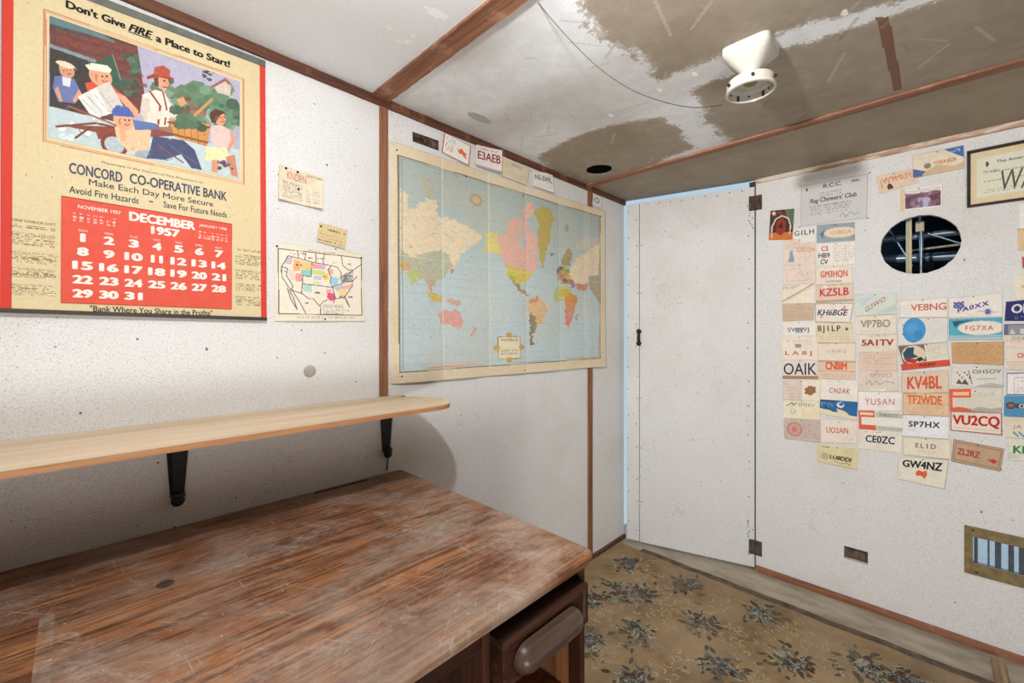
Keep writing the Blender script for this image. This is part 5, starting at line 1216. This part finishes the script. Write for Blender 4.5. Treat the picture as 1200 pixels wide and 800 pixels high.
card(q2((550, 532), (790, 546), (784, 664), (546, 636)), (236, 228, 214), 'white card with bold navy CE0ZC lettering', lambda cv: cv.micro(.15, .06, .5, .14, 1, (130, 90, 80)), [("CE0ZC", .16, .26, .84, .62, (38, 48, 92), dict(bold=.022))])
# fourth column
card(q3((140, 128), (455, 104), (460, 238), (140, 240)), (240, 230, 220), 'pinkish white card with thin red VE8NG lettering', lambda cv: cv.poly([(.02, .3), (.2, .2), (.2, .9), (.02, .9)], (226, 224, 226), .7), [("VE8NG", .24, .26, .98, .62, (208, 96, 84), dict(bold=.012))])
card(q3((126, 242), (462, 240), (460, 404), (126, 430)), (226, 224, 220), 'pale grey card with a big blue globe on its left', lambda cv: cv.oval(.34, .46, .235, .46, (70, 150, 208)).oval(.30, .40, .12, .2, (100, 176, 224), .5).oval(.42, .62, .1, .16, (50, 124, 190), .5).line([(.1, .25), (.16, .3)], .015, (60, 90, 130)).line([(.1, .6), (.15, .6)], .015, (60, 90, 130)), pin=(.62, .05))
card(q3((128, 432), (452, 404), (480, 562), (152, 596)), (226, 220, 204), 'card with a round blue and red picture over an orange-red strip', lambda cv: cv.poly([(0, 0), (.55, .02), (.55, .70), (.06, .78)], (120, 104, 88)).oval(.30, .40, .25, .38, (222, 208, 180)).poly([(.08, .3), (.2, .08), (.34, .1), (.30, .36), (.4, .5), (.22, .55), (.1, .5)], (40, 74, 96)).poly([(.08, .5), (.25, .55), (.4, .62), (.3, .74), (.14, .68)], (170, 56, 50)).poly([(.34, .58), (.44, .5), (.5, .62), (.4, .72)], (44, 40, 44)).micro(.6, .15, .95, .65, 5, (190, 180, 164), .5).rect(0, .74, 1, 1, (214, 78, 58)), [("W7LPW", .36, .80, .72, .93, (60, 40, 40), dict(bold=.01))], (.6, .04))
card(q3((150, 606), (465, 590), (470, 742), (150, 746)), (226, 204, 184), 'tan card with bold orange KV4BL lettering', None, [("KV4BL", .13, .22, .86, .82, (226, 96, 66), dict(bold=.028))])
card(q4((160, 110), (468, 118), (470, 272), (160, 258)), (232, 196, 160), 'peach card with bold orange TF2WDE over dotted drawing', lambda cv: cv.micro(.02, .55, .96, .95, 5, (206, 176, 120), .6).rect(0, .02, .3, .1, (170, 150, 110), .7).rect(0, .48, 1, .52, (190, 140, 110), .6), [("TF2WDE", .10, .12, .86, .52, (232, 116, 62), dict(bold=.028))])
card(q4((150, 264), (470, 274), (466, 425), (150, 402)), (238, 238, 240), 'bright white card with black SP7HX lettering', lambda cv: cv.micro(.15, .62, .3, .72, 1, (150, 160, 180), .6).micro(.6, .85, .95, .92, 1, (170, 170, 180), .4), [("SP7HX", .16, .26, .82, .54, (44, 48, 66), dict(bold=.026, gap=1.15))])
card(q4((156, 406), (482, 426), (486, 562), (160, 532)), (236, 228, 208), 'cream card with small spaced grey EL1D letters', lambda cv: cv.frame(.03, .05, .97, .95, .01, (190, 180, 150), .6).micro(.3, .66, .7, .76, 1, (214, 160, 140), .6), [("EL1D", .28, .30, .70, .54, (92, 84, 84), dict(bold=.012, gap=1.35))])
card(q4((132, 540), (466, 562), (440, 758), (124, 690)), (234, 228, 212), 'cream card with bold black GW4NZ and orange-red animal, lowest of all', lambda cv: cv.poly([(.38, .58), (.44, .48), (.52, .52), (.6, .46), (.62, .62), (.58, .78), (.5, .68), (.4, .72)], (226, 96, 60)), [("GW4NZ", .09, .12, .90, .42, (36, 34, 34), dict(bold=.03))])
# fifth column
card(q3((464, 110), (826, 74), (828, 236), (464, 240)), (236, 230, 220), 'cream card with slanting violet-blue PA0XX and dotted flowers', lambda cv: [cv.oval(.12 + .04 * (i % 5), .28 + .1 * (i // 5) + .03 * (i % 2), .025, .055, (84, 88, 160)) for i in range(15)] + [cv.oval(.74, .76, .085, .17, (206, 206, 224)), cv.oval(.74, .76, .05, .11, (76, 80, 156)), cv.line([(.56, .72), (.92, .8)], .012, (150, 150, 170))], [("PA0XX", .18, .56, .76, .78, (64, 66, 140), dict(bold=.026, rise=.3, gap=1.15))], (.48, .05))
card(q3((468, 250), (825, 238), (825, 388), (470, 392)), (88, 172, 200), 'turquoise card with white oval and small orange FG7XA letters', lambda cv: cv.oval(.62, .45, .44, .32, (236, 226, 212)).poly([(.06, .12), (.5, .06), (.22, .22), (.12, .42)], (50, 90, 110)).rect(0, .78, 1, 1, (186, 204, 204)).rect(0, .84, 1, .87, (130, 180, 196)), [("FG7XA", .32, .34, .84, .56, (206, 110, 80), dict(bold=.012, gap=1.3))], None)
card(q3((486, 406), (836, 400), (836, 556), (490, 546)), (206, 164, 116), 'plain brown kraft card without letters in the fifth column', lambda cv: cv.micro(.04, .1, .96, .9, 8, (176, 132, 88), .5).speck(40, (226, 196, 150)))
card(q3((486, 570), (832, 560), (832, 706), (480, 702)), (226, 222, 212), 'pale grey card with black figures at left and OH5OV letters', lambda cv: [cv.oval(.12 + .05 * i, .3 + .12 * (i % 3), .012, .05, (60, 58, 58)) for i in range(6)] + [cv.line([(.34, .2), (.42, .85)], .016, (70, 68, 66)), cv.poly([(.1, .85), (.16, .6), (.22, .82), (.28, .6), (.36, .9)], (90, 88, 84)), cv.line([(.5, .62), (1, .6)], .006, (130, 126, 120)), cv.poly([(.5, .95), (.75, .8), (1, .9), (1, 1), (.5, 1)], (190, 186, 172))], [("OH5OV", .42, .16, .96, .36, (104, 106, 110), dict(bold=.010))])
card(q4((470, 88), (826, 84), (826, 240), (474, 236)), (224, 218, 202), 'card with an orange corner frame and grey wave, above VU2CQ', lambda cv: cv.rect(0, 0, .42, .40, (228, 100, 60)).rect(.07, .14, .38, .30, (240, 190, 160)).rect(0, .3, .06, 1, (228, 100, 60)).poly([(.06, .84), (.2, .80), (.42, .9), (.42, 1), (.0, 1)], (228, 100, 60)).poly([(.42, .9), (.6, .8), (.8, .88), (1, .8), (1, 1), (.42, 1)], (176, 176, 164)).micro(.45, .18, .9, .34, 2, (150, 146, 140), .5), pin=(.5, .12))
card(q4((480, 236), (824, 246), (824, 400), (478, 366)), (238, 226, 212), 'cream card with bold red VU2CQ inside a dark red border', lambda cv: cv.frame(.01, .02, .99, .98, .026, (180, 66, 60)).rect(.05, .8, .95, .84, (214, 150, 140), .4), [("VU2CQ", .04, .18, .96, .74, (204, 44, 40), dict(bold=.034))], None)
card(q4((500, 424), (840, 490), (812, 642), (485, 572)), (196, 164, 136), 'tilted brown card with dark border, red ZL2RZ and a kiwi', lambda cv: cv.frame(.0, .0, 1, 1, .03, (120, 96, 80)).frame(.05, .1, .95, .9, .012, (120, 96, 80)).poly([(.70, .62), (.84, .52), (.92, .6), (.86, .74), (.78, .66)], (186, 70, 50)), [("ZL2RZ", .10, .34, .56, .62, (176, 60, 44), dict(bold=.024))])
# sixth column, cut by the picture's edge
def ext(l, r):   # widen a card past the right edge of the picture: l, r are (top, bottom) of left edge and visible right end
    return l, r
card(q8((315, 552), (560, 530), (560, 672), (305, 672)), (36, 42, 104), 'navy card with big white OK lettering at the right edge', lambda cv: cv.micro(.25, .74, .7, .92, 2, (200, 200, 220), .8), [("OK1", .15, .16, .80, .62, (236, 236, 240), dict(bold=.03))], None)
card(q8((302, 690), (560, 684), (560, 800), (300, 798)), (226, 212, 200), 'card with a violet-grey photo strip under the navy card', lambda cv: cv.rect(0, .02, 1, .66, (104, 100, 140)).rect(.10, .08, .9, .62, (150, 150, 158)).poly([(.14, .6), (.2, .3), (.3, .6)], (214, 214, 206)).rect(.4, .3, .55, .6, (206, 206, 200)), [("OZ4RU", .2, .74, .7, .92, (150, 140, 140), TH)], None)
card(q9((316, -6), (560, -10), (560, 40), (316, 36)), (236, 218, 204), 'narrow salmon tinted card with faint print, third down at right edge', mic(.1, .2, .9, .8, 3, c=(214, 170, 150)), (), None)
card(q9((316, 40), (560, 34), (560, 182), (320, 178)), (234, 222, 206), 'cream card with a bold orange letter O at the right edge', lambda cv: cv.rect(0, .62, 1, .64, (190, 160, 140), .7).rect(0, .64, 1, 1, (222, 204, 184), .7), [("OK3EA", .28, .24, 1.3 * .7, .46, (226, 100, 56), dict(bold=.03))], None)
card(q9((320, 196), (560, 190), (560, 336), (318, 334)), (240, 238, 234), 'white card with teal border lines and pale print at right edge', lambda cv: cv.frame(.01, .02, .99, .98, .02, (90, 110, 120)).frame(.2, .22, .9, .98, .015, (206, 130, 110)).micro(.28, .3, .85, .92, 4, (206, 170, 160), .5).rect(0, .95, 1, 1, (70, 120, 150)), (), None)
card(q9((304, 338), (560, 342), (560, 482), (300, 466)), (80, 146, 190), 'sky blue card with brown oval and OZ letters at right edge', lambda cv: cv.oval(.17, .47, .125, .17, (90, 60, 52)).oval(.17, .47, .08, .1, (150, 100, 80)).poly([(.3, .38), (.8, .34), (.8, .62), (.3, .58)], (60, 70, 84)), [("OZ7", .36, .38, .74, .58, (226, 220, 206), dict(bold=.03))], None)
card(q9((310, 476), (560, 486), (560, 614), (316, 600)), (230, 220, 198), 'cream card with blue splashes and faint rose letters at right edge', lambda cv: [cv.oval(.2 + .05 * i, .72 + .08 * (i % 3), .03, .06, (90, 150, 180)) for i in range(8)] + [cv.rect(0, 0, 1, .16, (226, 206, 160), .6)], [("JA1", .18, .34, .5, .56, (206, 130, 130), TH)], None)
card(q9((326, 606), (560, 612), (560, 756), (322, 744)), (228, 228, 212), 'pale card with green letter K, lowest at the right edge', lambda cv: cv.poly([(.0, .6), (.2, .55), (.3, .9), (0, .95)], (200, 206, 196), .7), [("KR6", .15, .30, .80, .66, (66, 140, 84), dict(bold=.03))], None)
card(q8((400, -60), (560, -66), (560, 92), (402, 94)), (240, 236, 230), 'white card above the tan card, highest beside the framed certificate', mic(.2, .2, .9, .8, 4, c=(190, 180, 175)), (), None)
card(q8((385, 95), (560, 92), (560, 236), (388, 232)), (224, 196, 156), 'tan blank card at the right edge below the framed certificate', lambda cv: cv.rect(0, 0, 1, .06, (226, 170, 130), .8), (), None)
card(q8((410, 268), (560, 264), (560, 344), (412, 342)), (216, 178, 180), 'small rose striped card at the right edge, over the cream card', lambda cv: cv.rect(.05, .1, .2, 1, (190, 70, 70)).rect(.2, 0, 1, 1, (206, 190, 190)), (), None)
card(q8((372, 380), (560, 374), (560, 536), (374, 540)), (236, 224, 202), 'cream card with tiny orange letters above the navy card', None, [("K2UQ", .22, .42, .7, .58, (214, 120, 90), TH)], None)
# above the columns
card(q1((62, 80), (193, 68), (182, 238), (52, 242)), (74, 50, 46), 'small dark picture card with a pale arch and orange ground by the hinge', lambda cv: cv.poly([(.6, 0), (1, 0), (1, .5), (.8, .4)], (96, 116, 92)).rect(0, .76, 1, 1, (206, 120, 54)).line([(.12, .9), (.1, .55), (.25, .3), (.5, .2), (.78, .3), (.9, .55), (.88, .8)], .06, (226, 206, 184)).poly([(.28, .75), (.3, .4), (.5, .28), (.68, .4), (.7, .72), (.5, .86)], (150, 54, 44)).poly([(.36, .6), (.5, .4), (.6, .62)], (70, 34, 32)).micro(.1, .05, .85, .2, 2, (206, 90, 70), .7).oval(.15, .1, .08, .06, (226, 200, 190)), (), None, kind='picture_card', curl=.003)
card(q5((548, 214), (706, 180), (740, 240), (568, 292)), (232, 206, 180), 'salmon lettered card hanging crooked beside the round hole, under blue-cornered card', lambda cv: cv.line([(.1, .25), (.1, .7)], .02, (110, 100, 90)).poly([(.22, .7), (.3, .52), (.36, .66), (.38, .86), (.24, .9)], (66, 64, 76)).micro(.5, .72, .95, .92, 2, (190, 160, 150), .5), [("W9MUY", .14, .18, .96, .52, (220, 140, 108), dict(bold=.012, rise=.0))])
card(q5((710, 122), (935, 75), (938, 178), (712, 222)), (236, 222, 200), 'card with blue triangles at two corners and orange letters, by the frame', lambda cv: cv.poly([(.62, 0), (1, 0), (1, .52)], (70, 112, 176)).poly([(0, .6), (.3, .84), (.2, 1), (0, 1)], (84, 112, 160)).poly([(.2, .9), (.5, .6), (.8, .8), (1, .7), (1, 1), (.2, 1)], (214, 186, 150)).oval(.30, .58, .07, .12, (140, 140, 110)).micro(.76, .08, .94, .22, 2, (226, 230, 240), .9), [("YV5EA-JEZA", .42, .44, .86, .64, (224, 116, 76), dict(bold=.018))], curl=.003)
card(q5((656, 274), (842, 246), (842, 346), (656, 366)), (240, 236, 228), 'photo print of purple hills with white margin above the round hole', lambda cv: cv.rect(0, 0, .11, 1, (226, 204, 160)).rect(.13, .26, .96, .94, (134, 96, 116)).poly([(.13, .42), (.4, .36), (.7, .42), (.96, .36), (.96, .62), (.7, .7), (.4, .56), (.13, .7)], (110, 66, 84)).poly([(.45, .5), (.7, .5), (.8, .94), (.4, .94)], (186, 178, 206)).stain(.6, (96, 62, 84), 5, 3).stain(.5, (190, 176, 200), 7, 4).rect(.13, .08, .96, .22, (222, 214, 208)).rect(0, 0, 1, .08, (240, 236, 228)).rect(.96, 0, 1, 1, (240, 236, 228)).rect(0, .94, 1, 1, (240, 236, 228)).rect(0, 0, .11, 1, (226, 204, 160)), (), (.45, .04), cat='photograph', kind='photo_print', up=.001)
# certificate, faded grey
p = Paper('certificate', 'R', q7((65, 275), (910, 118), (895, 665), (58, 772)), (222, 221, 219), 'large faded grey certificate with RCC heading pinned beside the door', 'certificate', dens=1.8, off=.001, lift=lambda x, y: .0015 * math.sin(3 * x) ** 2)
p.art = lambda cv, p: cv.rect(.035, .03, .955, .96, (209, 208, 207)).frame(.035, .03, .955, .96, .006, (150, 150, 150)).micro(.30, .24, .62, .36, 2, (120, 118, 118), .6).micro(.16, .52, .76, .76, 4, (120, 118, 118), .6).noise(3, 2).oval(.12, .13, .014, .04, (70, 68, 68)).line([(.6, .86), (.64, .78), (.68, .88), (.74, .78), (.8, .86), (.86, .8)], .006, (70, 68, 68))
GK = (66, 64, 66)
p.text("R.C.C.", .36, .07, .62, .165, GK, bold=.012); p.text("Rag Chewers' Club", .17, .36, .82, .50, GK, bold=.016, shear=.12); p.text("ARRL", .74, .09, .86, .14, GK, bold=.02)
o = p.build()
for x, y in ((.02, .01), (.98, .01), (.97, .98), (.02, .98)): tack(o, p.P(x, y, .0004), p.n, .0026)
# framed certificate, running past the picture's edge
f = 1.0
tl, bl = on_right(1133, 178.5), on_right(1133, 243.8); wd = .36
cx_ = RWALL - .001
fq = [Vector((RWALL, tl.y, tl.z)), Vector((RWALL, tl.y - wd, tl.z - .004)), Vector((RWALL, bl.y - wd, bl.z - .004)), Vector((RWALL, bl.y, bl.z))]
fc = empty('framed_certificate', (RWALL - .01, tl.y - wd / 2, bl.z), 'dark framed yellow certificate with large scripted W hanging near the ceiling at right', 'certificate')
def moulding():
    m = MB(); Lp = [(tl.y, tl.z), (tl.y - wd, tl.z), (bl.y - wd, bl.z), (bl.y, bl.z)]; prof = [(0, .001), (0, .014), (.004, .017), (.008, .012), (.010, .006), (.010, .001)]
    V = []; sg = ((-1, -1), (1, -1), (1, 1), (-1, 1))
    for (y, z), (sy, sz) in zip(Lp, sg):
        for i, h in prof: V.append((RWALL - h, y + sy * i * (1 if True else 0), z + sz * i))
    n = len(prof); F_ = []
    for k in range(4):
        for i in range(n): F_.append((k * n + i, ((k + 1) % 4) * n + i, ((k + 1) % 4) * n + (i + 1) % n, k * n + (i + 1) % n))
    m.add(V, F_); return m
moulding().build('frame', timber('dark_frame', (34, 30, 26), (62, 54, 46), (86, 76, 64), 1), fc)
inn = .0095
iq = [Vector((RWALL, tl.y - inn, tl.z - inn)), Vector((RWALL, tl.y - wd + inn, tl.z - inn)), Vector((RWALL, tl.y - wd + inn, bl.z + inn)), Vector((RWALL, tl.y - inn, bl.z + inn))]
p = Paper('certificate_sheet', 'R', [(1136, 182), (1280, 158), (1280, 224), (1136, 241)], (226, 226, 208), off=.004, dens=1.5, parent=fc, over=iq, seed=8)
p.art = lambda cv, p: cv.rect(0, 0, .05, 1, (228, 206, 172)).rect(.95, 0, 1, 1, (228, 206, 172)).rect(0, 0, 1, .12, (228, 206, 172)).rect(0, .88, 1, 1, (228, 206, 172)).stain(.2, (226, 214, 170)).micro(.16, .40, .6, .46, 1, (120, 116, 90), .7).micro(.10, .56, .40, .62, 1, (130, 124, 96), .5).micro(.10, .74, .36, .82, 2, (130, 124, 96), .5).oval(.13, .26, .012, .05, (70, 80, 70)).noise(3, 2)
p.text("The American Radio Relay League", .20, .22, .86, .29, (70, 78, 70), bold=.012); p.text("This certifies", .10, .38, .22, .43, (90, 92, 80), bold=.0)
w0 = p.st(1173, 212)[0]; w1 = p.st(1200, 212)[0]; p.text("WAA", w0, .44, w0 + (w1 - w0) * 2.1, .82, (90, 92, 80), bold=-.006, shear=.2)
p.build()
